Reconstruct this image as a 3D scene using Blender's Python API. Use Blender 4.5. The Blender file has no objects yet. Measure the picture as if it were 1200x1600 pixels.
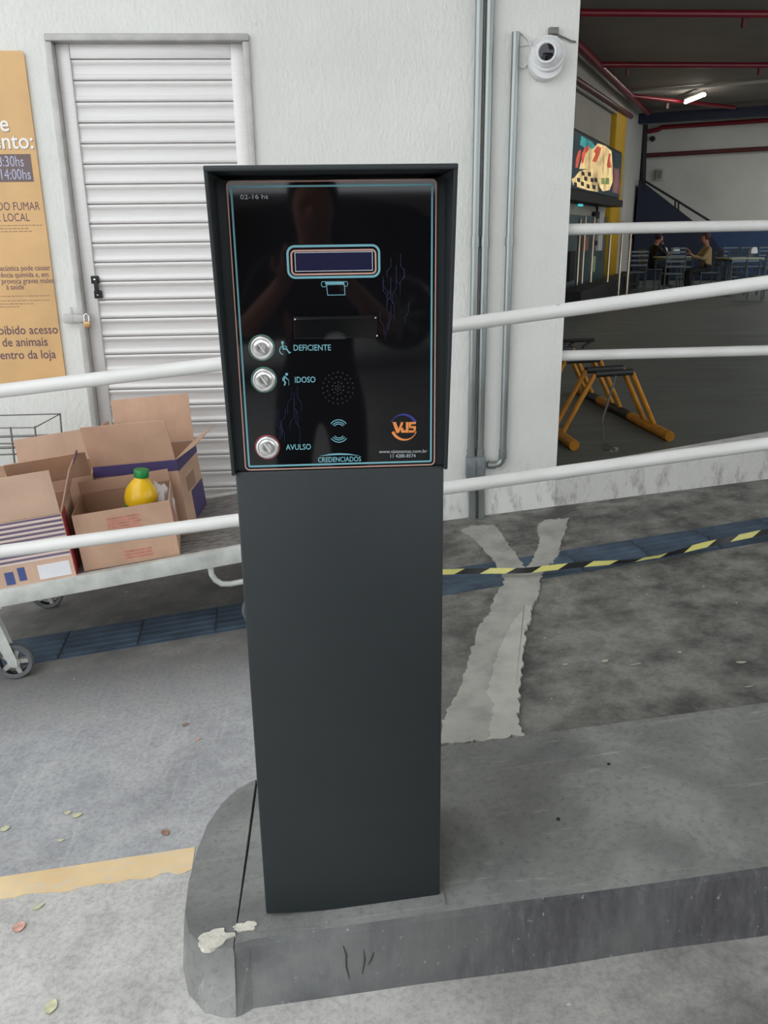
import bpy, bmesh, math, random
from mathutils import Matrix, Vector
R = math.radians
random.seed(7)
scene = bpy.context.scene
C = scene.collection

# ------------------------------------------------------------------ camera
F_PX, PITCH, YAW, ROLL, CAM_Z = 1330.0, R(18.1), R(3.5), R(0.78), 1.42
fw = Vector((math.sin(YAW)*math.cos(PITCH), math.cos(YAW)*math.cos(PITCH), -math.sin(PITCH)))
r0 = Vector((math.cos(YAW), -math.sin(YAW), 0)); u0 = r0.cross(fw)
rt = math.cos(ROLL)*r0 - math.sin(ROLL)*u0
up = math.cos(ROLL)*u0 + math.sin(ROLL)*r0
CAM = Vector((0, 0, CAM_Z))
cd = bpy.data.cameras.new('camera'); cam = bpy.data.objects.new('camera', cd); C.objects.link(cam)
cd.sensor_fit = 'VERTICAL'; cd.sensor_height = 36.0; cd.sensor_width = 27.0
cd.lens = F_PX/1600*36.0; cd.clip_start = 0.02; cd.clip_end = 400
cam.matrix_world = Matrix(((rt.x, up.x, -fw.x, CAM.x), (rt.y, up.y, -fw.y, CAM.y), (rt.z, up.z, -fw.z, CAM.z), (0, 0, 0, 1)))
scene.camera = cam

# ------------------------------------------------------------------ world, exposure
w = bpy.data.worlds.new('overcast_sky'); scene.world = w; w.use_nodes = True
bg = w.node_tree.nodes['Background']; bg.inputs[0].default_value = (0.93, 0.97, 1.0, 1); bg.inputs[1].default_value = 1.0
vs = scene.view_settings
vs.view_transform = 'Standard'; vs.look = 'None'; vs.gamma = 1.0; vs.exposure = 1.25; vs.use_curve_mapping = False
scene.cycles.max_bounces = 8

# ------------------------------------------------------------------ helpers
def ray(x, y): return fw + rt*((x-600)/F_PX) - up*((y-800)/F_PX)
def on_plane(x, y, n, d):
    n = Vector(n); q = ray(x, y); return CAM + q*((d - n.dot(CAM))/n.dot(q))
def at(x, y, Y): return on_plane(x, y, (0, 1, 0), Y)
SL = 0.1                                         # the driveway climbs to the right
def ground(x, y, h=0.0): return on_plane(x, y, (-SL, 0, 1), h)
def gz(x, h=0.0): return SL*x + h

def lin(c):
    o = []
    for v in c[:3]:
        v = v/255.0; o.append(v/12.92 if v <= 0.04045 else ((v+0.055)/1.055)**2.4)
    return (o[0], o[1], o[2], 1)

class N:
    def __init__(s, name):
        s.m = bpy.data.materials.new(name); s.m.use_nodes = True; s.t = s.m.node_tree
        s.b = s.t.nodes['Principled BSDF']
    def add(s, typ, **kw):
        n = s.t.nodes.new(typ)
        for k, v in kw.items(): setattr(n, k, v)
        return n
    def link(s, a, b): s.t.links.new(a, b)
    def coord(s, kind='Object', scale=(1, 1, 1), rot=(0, 0, 0)):
        tc = s.add('ShaderNodeTexCoord') if kind != 'World' else s.add('ShaderNodeNewGeometry')
        mp = s.add('ShaderNodeMapping'); mp.inputs['Scale'].default_value = scale; mp.inputs['Rotation'].default_value = rot
        s.link(tc.outputs['Position' if kind == 'World' else kind], mp.inputs[0]); return mp.outputs[0]
    def noise(s, vec, scale, detail=4, rough=.55, dist=0):
        n = s.add('ShaderNodeTexNoise'); n.inputs['Scale'].default_value = scale; n.inputs['Detail'].default_value = detail
        n.inputs['Roughness'].default_value = rough; n.inputs['Distortion'].default_value = dist
        s.link(vec, n.inputs['Vector']); return n.outputs['Fac']
    def ramp(s, fac, stops):
        r = s.add('ShaderNodeValToRGB'); e = r.color_ramp.elements
        while len(e) < len(stops): e.new(0.5)
        for el, (p, c) in zip(e, stops):
            el.position = p; el.color = lin(c) if max(c) > 1 else (c[0], c[0], c[0], 1)
        s.link(fac, r.inputs[0]); return r.outputs[0]
    def mix(s, fac, a, b, mode='MIX'):
        n = s.add('ShaderNodeMix', data_type='RGBA', blend_type=mode)
        for sock, v in ((n.inputs[0], fac), (n.inputs[6], a), (n.inputs[7], b)):
            if hasattr(v, 'is_linked'): s.link(v, sock)
            else: sock.default_value = v
        return n.outputs[2]
    def bump(s, h, strength=.3, dist=.01):
        n = s.add('ShaderNodeBump'); n.inputs['Strength'].default_value = strength; n.inputs['Distance'].default_value = dist
        s.link(h, n.inputs['Height']); s.link(n.outputs[0], s.b.inputs['Normal'])
    def base(s, v): s.link(v, s.b.inputs['Base Color'])
    def rough(s, v):
        if hasattr(v, 'is_linked'): s.link(v, s.b.inputs['Roughness'])
        else: s.b.inputs['Roughness'].default_value = v

def mat(name, col, rough=.5, metal=0.0, var=0.0, scale=6, bump=0.0, bscale=60, emit=0.0, spec=.5, stretch=(1, 1, 1), coat=0.0, trans=0.0):
    m = N(name); m.b.inputs['Metallic'].default_value = metal; m.b.inputs['Roughness'].default_value = rough
    m.b.inputs['Specular IOR Level'].default_value = spec; m.b.inputs['Coat Weight'].default_value = coat
    m.b.inputs['Transmission Weight'].default_value = trans
    m.b.inputs['Base Color'].default_value = lin(col)
    v = m.coord('Object', stretch)
    if var:
        d = tuple(max(0, c*(1-var)) for c in col); l = tuple(min(255, c*(1+var*.6)) for c in col)
        m.base(m.ramp(m.noise(v, scale, 5), [(.3, d), (.52, col), (.75, l)]))
    else:
        fine = m.noise(v, 90, 2)
        m.base(m.mix(fine, lin(tuple(c*.97 for c in col)), lin(tuple(min(255, c*1.02) for c in col))))
    if bump: m.bump(m.noise(v, bscale, 4), bump, .004)
    if emit:
        m.b.inputs['Emission Color'].default_value = lin(col)
        if var: m.link(m.b.inputs['Base Color'].links[0].from_socket, m.b.inputs['Emission Color'])
        m.b.inputs['Emission Strength'].default_value = emit
    return m.m

WM = {}                                           # world matrix of every parent
def tag(o, label=None, cat=None, group=None, kind=None):
    if label: o['label'] = label
    if cat: o['category'] = cat
    if group: o['group'] = group
    if kind: o['kind'] = kind
    return o
def thing(name, label, cat, M=None, group=None):
    o = bpy.data.objects.new(name, None); C.objects.link(o); o.empty_display_size = .05
    M = M if isinstance(M, Matrix) else Matrix.Translation(M or (0, 0, 0))
    o.matrix_world = M; WM[o] = M
    return tag(o, label, cat, group)
def frame(o, x, y, z):
    return Matrix(((x[0], y[0], z[0], o[0]), (x[1], y[1], z[1], o[1]), (x[2], y[2], z[2], o[2]), (0, 0, 0, 1)))
I4 = Matrix.Identity(4)

class MB:
    def __init__(s, M=None): s.v = []; s.f = []; s.mi = []; s.M = M or I4; s.cur = 0
    def add(s, vs, fs):
        k = len(s.v); s.v += [s.M @ Vector(p) for p in vs]; s.f += [tuple(i+k for i in f) for f in fs]; s.mi += [s.cur]*len(fs); return s
    def box(s, a, b, M=None, bev=0.0):
        (x0, y0, z0), (x1, y1, z1) = [min(p, q) for p, q in zip(a, b)], [max(p, q) for p, q in zip(a, b)]
        if bev:
            bm = bmesh.new(); bmesh.ops.create_cube(bm, size=1)
            for v in bm.verts: v.co = Vector(((x0+x1)/2+v.co.x*(x1-x0), (y0+y1)/2+v.co.y*(y1-y0), (z0+z1)/2+v.co.z*(z1-z0)))
            bmesh.ops.bevel(bm, geom=bm.edges[:], offset=bev, segments=2, affect='EDGES', profile=.5)
            bm.verts.index_update(); vs = [v.co.copy() for v in bm.verts]; fs = [[v.index for v in f.verts] for f in bm.faces]; bm.free()
        else:
            vs = [(x0, y0, z0), (x1, y0, z0), (x1, y1, z0), (x0, y1, z0), (x0, y0, z1), (x1, y0, z1), (x1, y1, z1), (x0, y1, z1)]
            fs = [(0, 3, 2, 1), (4, 5, 6, 7), (0, 1, 5, 4), (1, 2, 6, 5), (2, 3, 7, 6), (3, 0, 4, 7)]
        if M: vs = [M @ Vector(p) for p in vs]
        return s.add(vs, fs)
    def tube(s, pts, r, n=12, cap=True, smooth=True):
        pts = [Vector(p) for p in pts]; rings = []; rr = r if isinstance(r, (list, tuple)) else [r]*len(pts)
        prev = None
        for i, p in enumerate(pts):
            d = ((pts[min(i+1, len(pts)-1)]-p).normalized() + (p-pts[max(i-1, 0)]).normalized()).normalized()
            if prev is None:
                a = d.cross(Vector((0, 0, 1)) if abs(d.z) < .9 else Vector((1, 0, 0))).normalized()
            else: a = (prev - d*prev.dot(d)).normalized()
            prev = a; b = d.cross(a)
            rings.append([p + (a*math.cos(2*math.pi*k/n) + b*math.sin(2*math.pi*k/n))*rr[i] for k in range(n)])
        vs = [q for g in rings for q in g]
        fs = [(i*n+k, i*n+(k+1) % n, (i+1)*n+(k+1) % n, (i+1)*n+k) for i in range(len(pts)-1) for k in range(n)]
        if cap: fs += [tuple(range(n))[::-1], tuple(range((len(pts)-1)*n, len(pts)*n))]
        return s.add(vs, fs)
    def lathe(s, prof, M, n=24, close=True):      # prof of (r, h) about local z
        vs = [M @ Vector((r*math.cos(2*math.pi*k/n), r*math.sin(2*math.pi*k/n), h)) for r, h in prof for k in range(n)]
        fs = [(i*n+k, i*n+(k+1) % n, (i+1)*n+(k+1) % n, (i+1)*n+k) for i in range(len(prof)-1) for k in range(n)]
        if close: fs += [tuple(range(n))[::-1], tuple(range((len(prof)-1)*n, len(prof)*n))]
        return s.add(vs, fs)
    def prism(s, poly, M, h0, h1, top=None):      # poly in local xy extruded along local z
        n = len(poly); top = top or poly
        vs = [M @ Vector((x, y, h0)) for x, y in poly] + [M @ Vector((x, y, h1)) for x, y in top]
        return s.add(vs, [tuple(range(n))[::-1], tuple(range(n, 2*n))] + [(i, (i+1) % n, n+(i+1) % n, n+i) for i in range(n)])
    def ribbon(s, pts, wd, M, h0=0.0, h1=.0006, closed=False):   # flat printed line in local xy
        pts = [Vector(p) for p in pts]; n = len(pts); L = []; Rr = []
        for i, p in enumerate(pts):
            a = pts[(i-1) % n] if closed or i else p; b = pts[(i+1) % n] if closed or i < n-1 else p
            d1 = (p-a).normalized() if (p-a).length > 1e-9 else (b-p).normalized(); d2 = (b-p).normalized() if (b-p).length > 1e-9 else d1
            t = (d1+d2).normalized(); nn = Vector((-t.y, t.x)); k = 1/max(.5, nn.dot(Vector((-d1.y, d1.x))))
            L.append(p+nn*wd/2*k); Rr.append(p-nn*wd/2*k)
        vs = []
        for h in (h0, h1):
            vs += [M @ Vector((q.x, q.y, h)) for q in L] + [M @ Vector((q.x, q.y, h)) for q in Rr]
        fs = []; m = n if closed else n-1
        for i in range(m):
            j = (i+1) % n
            fs += [(2*n+i, 3*n+i, 3*n+j, 2*n+j), (i, 2*n+i, 2*n+j, j), (n+i, n+j, 3*n+j, 3*n+i)]
        return s.add(vs, fs)
    def build(s, name, m, parent=None, smooth=False, label=None):
        ms = m if isinstance(m, (list, tuple)) else [m]
        me = bpy.data.meshes.new(name)
        if parent is not None: inv = WM[parent].inverted(); W = WM[parent]
        else:
            xs = [p.x for p in s.v]; ys = [p.y for p in s.v]; zs = [p.z for p in s.v]
            W = Matrix.Translation(((min(xs)+max(xs))/2, (min(ys)+max(ys))/2, min(zs))); inv = W.inverted()
        me.from_pydata([inv @ p for p in s.v], [], s.f)
        for x in ms: me.materials.append(x)
        if len(ms) > 1: me.polygons.foreach_set('material_index', s.mi)
        bm = bmesh.new(); bm.from_mesh(me); bmesh.ops.recalc_face_normals(bm, faces=bm.faces); bm.to_mesh(me); bm.free()
        if smooth:
            me.polygons.foreach_set('use_smooth', [True]*len(me.polygons))
            try: me.set_sharp_from_angle(angle=R(40))
            except Exception: pass
        o = bpy.data.objects.new(name, me); C.objects.link(o)
        if parent is not None: o.parent = parent
        else: o.matrix_world = W
        WM[o] = W
        if label: o['label'] = label
        return o

def struct(o): o['kind'] = 'structure'; return o
def copy_tree(o, M=None, parent=None):
    c = o.copy(); C.objects.link(c); c.parent = parent
    if parent is None and M is not None: c.matrix_world = M
    for ch in o.children: copy_tree(ch, None, c)
    return c

def text_mesh(s, size=1.0, bold=0.0, ext=.0004):
    cu = bpy.data.curves.new('t', 'FONT'); cu.body = s; cu.size = size; cu.extrude = ext; cu.offset = bold; cu.resolution_u = 3
    ob = bpy.data.objects.new('t', cu); C.objects.link(ob)
    dg = bpy.context.evaluated_depsgraph_get(); me = bpy.data.meshes.new_from_object(ob.evaluated_get(dg))
    vs = [v.co.copy() for v in me.vertices]; fs = [tuple(p.vertices) for p in me.polygons]
    bpy.data.objects.remove(ob); bpy.data.curves.remove(cu); bpy.data.meshes.remove(me)
    return vs, fs
def text(name, s, M, x0, x1, y0, cap, m, parent, h=.0006, bold=.0):
    """lettering from x0 to x1 on baseline y0 with capital height cap, in the frame M"""
    vs, fs = text_mesh(s, 1.0, bold, .0)
    a = min(v.x for v in vs); b = max(v.x for v in vs); ref, _ = text_mesh('H', 1.0, bold, 0); ch = max(v.y for v in ref)
    kx = (x1-x0)/(b-a); ky = cap/ch
    mb = MB(M); mb.add([((v.x-a)*kx+x0, v.y*ky+y0, h) for v in vs], fs)
    return mb.build(name, m, parent)
def rrect(x0, y0, x1, y1, r, n=6):
    o = []
    for cx, cy, a in ((x1-r, y1-r, 0), (x0+r, y1-r, 90), (x0+r, y0+r, 180), (x1-r, y0+r, 270)):
        o += [(cx+r*math.cos(R(a+90*k/n)), cy+r*math.sin(R(a+90*k/n))) for k in range(n+1)]
    return o
def arc(cx, cy, r, a0, a1, n=16, ry=None): return [(cx+r*math.cos(R(a0+(a1-a0)*k/n)), cy+(ry or r)*math.sin(R(a0+(a1-a0)*k/n))) for k in range(n+1)]

# ------------------------------------------------------------------ materials
M_ = {}
def ground_mat():
    m = N('driveway_concrete'); v = m.coord('World')
    sx = m.add('ShaderNodeSeparateXYZ'); m.link(v, sx.inputs[0])
    big = m.noise(v, 1.3, 7, .62, .5); mid = m.noise(v, 6, 8, .68); fine = m.noise(v, 75, 4, .7); speck = m.noise(v, 38, 2, .5)
    streak = m.noise(m.coord('World', (46, 1.6, 1), (0, 0, R(14))), 1.5, 5, .62); streak2 = m.noise(m.coord('World', (2.2, 30, 1), (0, 0, R(40))), 1.5, 6, .65, .6)
    def step(axis, e0, e1, wob=0.0, top=1.0):
        mr = m.add('ShaderNodeMapRange'); mr.interpolation_type = 'SMOOTHSTEP'; a = m.add('ShaderNodeMath', operation='MULTIPLY_ADD')
        m.link(mid, a.inputs[0]); a.inputs[1].default_value = wob; m.link(sx.outputs[axis], a.inputs[2]); m.link(a.outputs[0], mr.inputs[0])
        for k, q in zip((1, 2, 3, 4), (e0+wob*.5, e1+wob*.5, 0, top)): mr.inputs[k].default_value = q
        return mr.outputs[0]
    def mul(a, b):
        n = m.add('ShaderNodeMath', operation='MULTIPLY'); m.link(a, n.inputs[0]); m.link(b, n.inputs[1]); return n.outputs[0]
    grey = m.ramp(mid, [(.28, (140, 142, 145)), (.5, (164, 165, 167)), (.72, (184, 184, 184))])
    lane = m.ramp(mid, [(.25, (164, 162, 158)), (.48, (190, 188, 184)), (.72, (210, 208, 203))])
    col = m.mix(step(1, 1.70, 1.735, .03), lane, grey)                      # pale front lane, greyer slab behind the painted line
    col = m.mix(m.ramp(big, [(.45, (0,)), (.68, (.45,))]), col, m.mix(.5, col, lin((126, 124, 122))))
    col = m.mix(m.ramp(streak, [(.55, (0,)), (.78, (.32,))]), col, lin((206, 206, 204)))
    dirt_shade = m.mix(m.ramp(mid, [(.36, (0,)), (.7, (1,))]), lin((54, 50, 47)), lin((88, 84, 79)))
    dirt_shade = m.mix(m.ramp(streak2, [(.56, (0,)), (.76, (.5,))]), dirt_shade, lin((134, 134, 131)))
    dirt_shade = m.mix(m.ramp(big, [(.52, (0,)), (.7, (.28,))]), dirt_shade, lin((122, 122, 119)))
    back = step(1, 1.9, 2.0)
    col = m.mix(mul(step(0, -.1, .55, .5, .93), back), col, dirt_shade)           # grime with canopy shade put into its colour, stronger to the right
    col = m.mix(mul(step(1, 2.35, 2.95, .6, .8), back), col, m.mix(m.ramp(mid, [(.4, (0,)), (.66, (.6,))]), lin((84, 79, 74)), lin((132, 128, 122))))  # brown grime and awning shade both put into the colour towards the wall
    front = step(0, -.1, .7, .5, .8); col = m.mix(front, col, m.mix(m.ramp(mid, [(.38, (0,)), (.62, (1,))]), lin((80, 79, 76)), lin((146, 145, 139))))  # lane colour darkens towards the right
    col = m.mix(m.ramp(fine, [(.33, (.32,)), (.56, (0,))]), col, lin((84, 82, 80)))
    col = m.mix(m.ramp(speck, [(.74, (0,)), (.78, (.5,))]), col, lin((216, 214, 208)))
    m.base(col); m.rough(.85); m.bump(m.noise(v, 130, 4, .7), .4, .003); return m.m
def island_mat():
    m = N('island_concrete'); v = m.coord('World')
    big = m.noise(v, 3.2, 6, .6, .6); fine = m.noise(v, 60, 4, .7)
    col = m.ramp(big, [(.3, (104, 105, 103)), (.5, (126, 127, 124)), (.7, (152, 153, 149))])
    scr = m.noise(m.coord('World', (3, 30, 3), (0, 0, R(-35))), 1.2, 4, .7, 1.5)
    col = m.mix(m.ramp(scr, [(.6, (0,)), (.74, (.6,))]), col, lin((176, 176, 170)))
    col = m.mix(m.ramp(fine, [(.3, (.35,)), (.5, (0,))]), col, lin((64, 64, 64)))
    m.base(col); m.rough(.8); m.bump(fine, .3, .003); return m.m
def kerb_mat():
    m = N('dark_kerb_render'); v = m.coord('World'); drag = m.noise(m.coord('World', (40, 40, 2.5)), 1.4, 5, .65); big = m.noise(v, 4, 5, .6); pit = m.noise(v, 85, 3, .7)
    col = m.ramp(drag, [(.3, (58, 57, 60)), (.6, (80, 79, 81)), (.8, (108, 107, 106))])
    col = m.mix(m.ramp(big, [(.45, (0,)), (.65, (.6,))]), col, lin((102, 102, 100)))
    sx = m.add('ShaderNodeSeparateXYZ'); m.link(v, sx.inputs[0]); mr = m.add('ShaderNodeMapRange'); mr.interpolation_type = 'SMOOTHSTEP'
    a = m.add('ShaderNodeMath', operation='MULTIPLY_ADD'); m.link(big, a.inputs[0]); a.inputs[1].default_value = .7; m.link(sx.outputs[0], a.inputs[2]); m.link(a.outputs[0], mr.inputs[0])
    for k, q in zip((1, 2, 3, 4), (.2, .75, .85, 0)): mr.inputs[k].default_value = q
    col = m.mix(mr.outputs[0], col, m.mix(m.ramp(big, [(.4, (0,)), (.6, (1,))]), lin((92, 93, 93)), lin((128, 129, 127))))   # plain cement towards the nose
    col = m.mix(m.ramp(pit, [(.66, (0,)), (.74, (.7,))]), col, lin((168, 166, 160)))
    m.base(col); m.rough(.85); m.bump(drag, .5, .005); return m.m
def wall_mat(name='wall_plaster', white=(226, 226, 221)):
    m = N(name); v = m.coord('World')
    big = m.noise(v, 1.4, 5, .6); rough_ = m.noise(m.coord('World', (1, 1, .5)), 55, 4, .6)
    col = m.ramp(big, [(.3, tuple(c*.955 for c in white)), (.6, white)])
    spots = m.noise(v, 17, 3, .5); col = m.mix(m.ramp(spots, [(.72, (0,)), (.78, (.35,))]), col, lin((172, 170, 165)))
    sx = m.add('ShaderNodeSeparateXYZ'); m.link(v, sx.inputs[0])
    hgt = m.add('ShaderNodeMath', operation='MULTIPLY_ADD'); m.link(sx.outputs[0], hgt.inputs[0]); hgt.inputs[1].default_value = -SL; m.link(sx.outputs[2], hgt.inputs[2])
    gr = m.add('ShaderNodeMapRange'); m.link(hgt.outputs[0], gr.inputs[0]); gr.inputs[1].default_value = .02; gr.inputs[2].default_value = .3; gr.inputs[3].default_value = 1; gr.inputs[4].default_value = 0
    grime = m.noise(m.coord('World', (1, 1, .4)), 14, 6, .7)
    gm = m.add('ShaderNodeMath', operation='MULTIPLY'); m.link(gr.outputs[0], gm.inputs[0]); m.link(m.ramp(grime, [(.5, (0,)), (.7, (1,))]), gm.inputs[1])
    col = m.mix(gm.outputs[0], col, lin((118, 113, 106)))
    m.base(col); m.rough(.75); m.bump(rough_, .7, .008); return m.m
def steel_mat(name, col, rough, var=.12, metal=1.0, stretch=(1, 1, 1)):
    m = N(name); v = m.coord('Object', stretch); n = m.noise(v, 14, 5, .6)
    m.base(m.ramp(n, [(.3, tuple(c*(1-var) for c in col)), (.7, col)])); m.b.inputs['Metallic'].default_value = metal
    m.rough(m.ramp(n, [(.2, (rough*.8,)), (.8, (rough*1.25,))])); return m.m
def rail_mat():
    m = N('white_rail_paint'); v = m.coord('World'); n = m.noise(v, 26, 5, .65)
    col = m.ramp(m.noise(v, 4, 3), [(.3, (214, 213, 209)), (.7, (232, 231, 228))])
    col = m.mix(m.ramp(n, [(.70, (0,)), (.74, (.9,))]), col, lin((120, 104, 92)))
    m.base(col); m.rough(.32); return m.m
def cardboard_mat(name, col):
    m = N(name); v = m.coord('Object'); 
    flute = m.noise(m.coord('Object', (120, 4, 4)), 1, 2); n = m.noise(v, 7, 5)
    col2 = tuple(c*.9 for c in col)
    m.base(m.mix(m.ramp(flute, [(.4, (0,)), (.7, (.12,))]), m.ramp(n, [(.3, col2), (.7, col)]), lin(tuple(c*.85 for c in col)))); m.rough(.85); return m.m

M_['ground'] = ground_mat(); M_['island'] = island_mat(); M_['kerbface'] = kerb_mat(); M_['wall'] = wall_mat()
M_['patch'] = mat('fresh_cement', (168, 167, 160), .9, var=.13, scale=9, bump=.3, bscale=90)
M_['patch2'] = mat('pale_cement', (186, 185, 177), .9, var=.1, scale=9, bump=.3, bscale=90)
M_['chip'] = mat('white_plaster', (206, 202, 190), .95, var=.12, scale=30, bump=.5, bscale=140)
M_['seam'] = mat('dark_joint', (46, 45, 44), .95, var=.2, scale=20)
M_['alu'] = steel_mat('brushed_aluminium', (222, 219, 217), .42, .05, .3, (1, 1, 30))
M_['alu_dull'] = steel_mat('dull_aluminium', (196, 194, 190), .55, .15, .3)
M_['galv'] = steel_mat('galvanised_pipe', (160, 166, 164), .36, .12, .8, (2, 2, .3))
M_['condulet'] = mat('cast_condulet', (128, 134, 136), .55, .3, .15, 20)
M_['steel'] = steel_mat('polished_steel', (228, 228, 226), .22, .06, 1.0)
M_['bsteel'] = steel_mat('button_steel', (232, 232, 230), .3, .06, .85)
M_['brass'] = mat('worn_brass', (196, 160, 116), .35, 1.0, .2, 30)
M_['rail'] = rail_mat()
M_['slate'] = mat('slate_powder_coat', (36, 42, 44), .42, 0, .05, 9, .12, 500, spec=.4)
M_['acrylic'] = mat('black_acrylic', (15, 15, 18), .04, spec=.5)
M_['blackplastic'] = mat('gloss_black_plastic', (16, 17, 18), .12)
M_['lcd'] = mat('navy_display', (27, 30, 62), .15)
M_['teal'] = mat('teal_print', (112, 172, 184), .5)
M_['peach'] = mat('peach_print', (196, 152, 138), .5)
M_['orange'] = mat('orange_print', (226, 138, 70), .5)
M_['blue'] = mat('blue_print', (44, 46, 130), .5)
M_['navyline'] = mat('navy_circuit_print', (20, 32, 70), .3)
M_['greyprint'] = mat('grey_print', (176, 184, 188), .5)
M_['dot'] = mat('grille_hole', (40, 40, 44), .4)
M_['white'] = mat('white_plastic', (226, 226, 226), .35, var=.04)
M_['lens'] = mat('dark_lens', (28, 22, 34), .08)
M_['black'] = mat('matt_black', (30, 30, 31), .6, var=.15)
M_['rubber'] = mat('grey_rubber', (96, 98, 100), .7, var=.12, scale=20)
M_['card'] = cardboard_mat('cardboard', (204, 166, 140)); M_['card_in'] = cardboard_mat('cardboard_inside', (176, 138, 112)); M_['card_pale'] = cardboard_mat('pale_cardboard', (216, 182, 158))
M_['violet'] = mat('violet_print', (70, 58, 104), .7, var=.1)
M_['red'] = mat('red_print', (176, 62, 66), .7, var=.15)
M_['redfaint'] = mat('faded_red_print', (196, 128, 112), .8, var=.2, scale=30)
M_['stripe'] = mat('grey_violet_print', (112, 100, 124), .75, var=.1)
M_['cream'] = mat('cream_print', (226, 208, 200), .75)
M_['blueprint'] = mat('blue_box_print', (74, 88, 140), .75)
M_['label'] = mat('paper_label', (232, 232, 236), .6)
M_['cartpaint'] = mat('pale_cart_paint', (196, 198, 192), .5, var=.12, scale=12)
M_['deck'] = mat('worn_deck', (122, 118, 114), .8, var=.5, scale=22, stretch=(1, 6, 1))
M_['juice'] = mat('yellow_bottle', (240, 190, 30), .25, var=.06); M_['green'] = mat('green_cap', (22, 130, 60), .35)
M_['film'] = mat('clear_bag', (214, 206, 204), .2, var=.1)
M_['bread'] = mat('bread', (196, 156, 112), .8, var=.2, scale=30)
M_['signboard'] = mat('ochre_board', (214, 172, 118), .45, var=.07, scale=4)
M_['ink'] = mat('violet_ink', (100, 74, 86), .6); M_['inklight'] = mat('small_violet_ink', (150, 116, 96), .6)
M_['signwhite'] = mat('white_lettering', (240, 236, 228), .5); M_['signbox'] = mat('brown_panel', (112, 94, 92), .5)
M_['lilac'] = mat('lilac_lettering', (178, 180, 204), .5)
M_['paintline'] = None
M_['tactile'] = mat('blue_tactile', (66, 82, 98), .75, var=.22, scale=9, bump=.2)
M_['tapey'] = mat('yellow_tape', (206, 200, 118), .35); M_['tapek'] = mat('black_tape', (26, 26, 28), .35)
M_['leaf'] = mat('dry_leaf', (200, 198, 164), .8, var=.15, scale=60); M_['leafbrown'] = mat('brown_leaf', (150, 118, 100), .8, var=.2, scale=60); M_['leafpink'] = mat('pink_leaf', (206, 160, 146), .8, var=.2, scale=60)
M_['leafw'] = mat('pale_scrap', (176, 172, 156), .8)
M_['wire'] = mat('dark_wire', (124, 122, 120), .5, .4)
M_['hfloor'] = None
M_['hwall'] = mat('hall_white_wall', (206, 206, 200), .8, var=.05, scale=1)
M_['hbeige'] = mat('hall_beige_wall', (190, 184, 170), .8, var=.05, scale=1)
M_['hceil'] = mat('hall_ceiling', (136, 130, 124), .85, var=.06, scale=.8)
M_['navy'] = mat('navy_paint', (28, 36, 60), .6, var=.08); M_['wain'] = mat('blue_wainscot', (44, 68, 108), .5, var=.06)
M_['ycol'] = mat('yellow_column', (212, 168, 24), .6, var=.05)
M_['redpipe'] = mat('red_pipe', (128, 26, 40), .35); M_['darkred'] = mat('dark_red_pipe', (96, 44, 46), .4)
M_['rackyellow'] = mat('rack_yellow', (206, 138, 34), .5, var=.14, scale=14); M_['rackblack'] = mat('rack_black', (44, 46, 48), .45, var=.1)
M_['chair'] = mat('grey_chair_steel', (84, 96, 102), .4, .3); M_['tabletop'] = mat('pale_table_top', (170, 182, 160), .4)
M_['tableleg'] = mat('table_leg', (96, 108, 112), .4, .4)
M_['skin'] = mat('skin', (176, 122, 100), .6); M_['khaki'] = mat('tan_cloth', (184, 160, 118), .85, var=.08); M_['darkcloth'] = mat('black_cloth', (26, 26, 28), .9); M_['trousers'] = mat('dark_trousers', (44, 46, 46), .9)
M_['hair'] = mat('dark_hair', (34, 26, 24), .7); M_['hairbrown'] = mat('brown_hair', (78, 46, 38), .7); M_['shirt'] = mat('pale_blue_cloth', (150, 176, 196), .9)
M_['stanch'] = mat('warm_steel', (206, 190, 168), .3, .8)
M_['canopy'] = mat('canopy_sheet', (190, 186, 182), .6, .1, .05)
M_['tube'] = mat('lit_tube', (255, 250, 238), .4, emit=9.0)
def paint_mat():
    m = N('worn_yellow_paint'); v = m.coord('World'); n = m.noise(m.coord('World', (1, 3, 1)), 20, 6, .7); b = m.noise(v, 5, 4)
    col = m.ramp(b, [(.3, (212, 178, 128)), (.7, (226, 202, 160))])
    m.base(m.mix(m.ramp(n, [(.5, (0,)), (.66, (.75,))]), col, lin((206, 196, 178)))); m.rough(.8); m.bump(n, .2, .002); return m.m
M_['paintline'] = paint_mat()
def hfloor_mat():
    m = N('hall_concrete'); v = m.coord('World'); n = m.noise(m.coord('World', (.5, 2, 1)), 2.2, 6, .65); b = m.noise(v, .5, 4)
    col = m.ramp(n, [(.3, (88, 94, 91)), (.7, (124, 131, 127))])
    m.base(m.mix(m.ramp(b, [(.4, (0,)), (.6, (.5,))]), col, lin((104, 106, 100)))); m.rough(.5); return m.m
M_['hfloor'] = hfloor_mat()

# ------------------------------------------------------------------ the setting
WY = 4.0                                          # face of the shop wall
g = MB()
def gp(x, y): return (x, y, gz(max(-9, min(9, x))))
xs = [-9, -4, -2, -1, 0, 1, 2, 4, 9]
for i in range(len(xs)-1):
    g.add([gp(xs[i], -12), gp(xs[i+1], -12), gp(xs[i+1], WY+.03), gp(xs[i], WY+.03)], [(0, 1, 2, 3)])
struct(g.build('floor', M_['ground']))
DX0, DX1, DZ1 = -1.098, -.312, 2.192              # door opening
w_ = MB()
w_.box((-7, WY, -1.2), (DX0, WY+.2, 5.0)).box((DX1, WY, -.3), (1.1, WY+.2, 5.0)).box((DX0, WY, DZ1), (DX1, WY+.2, 5.0))
struct(w_.build('wall_front', M_['wall']))
lw = MB()
lp = [(1.1, -.1), (7.5, -.1), (7.5, .82), (3.0, .52), (2.15, .40), (1.1, .245)]
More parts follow.
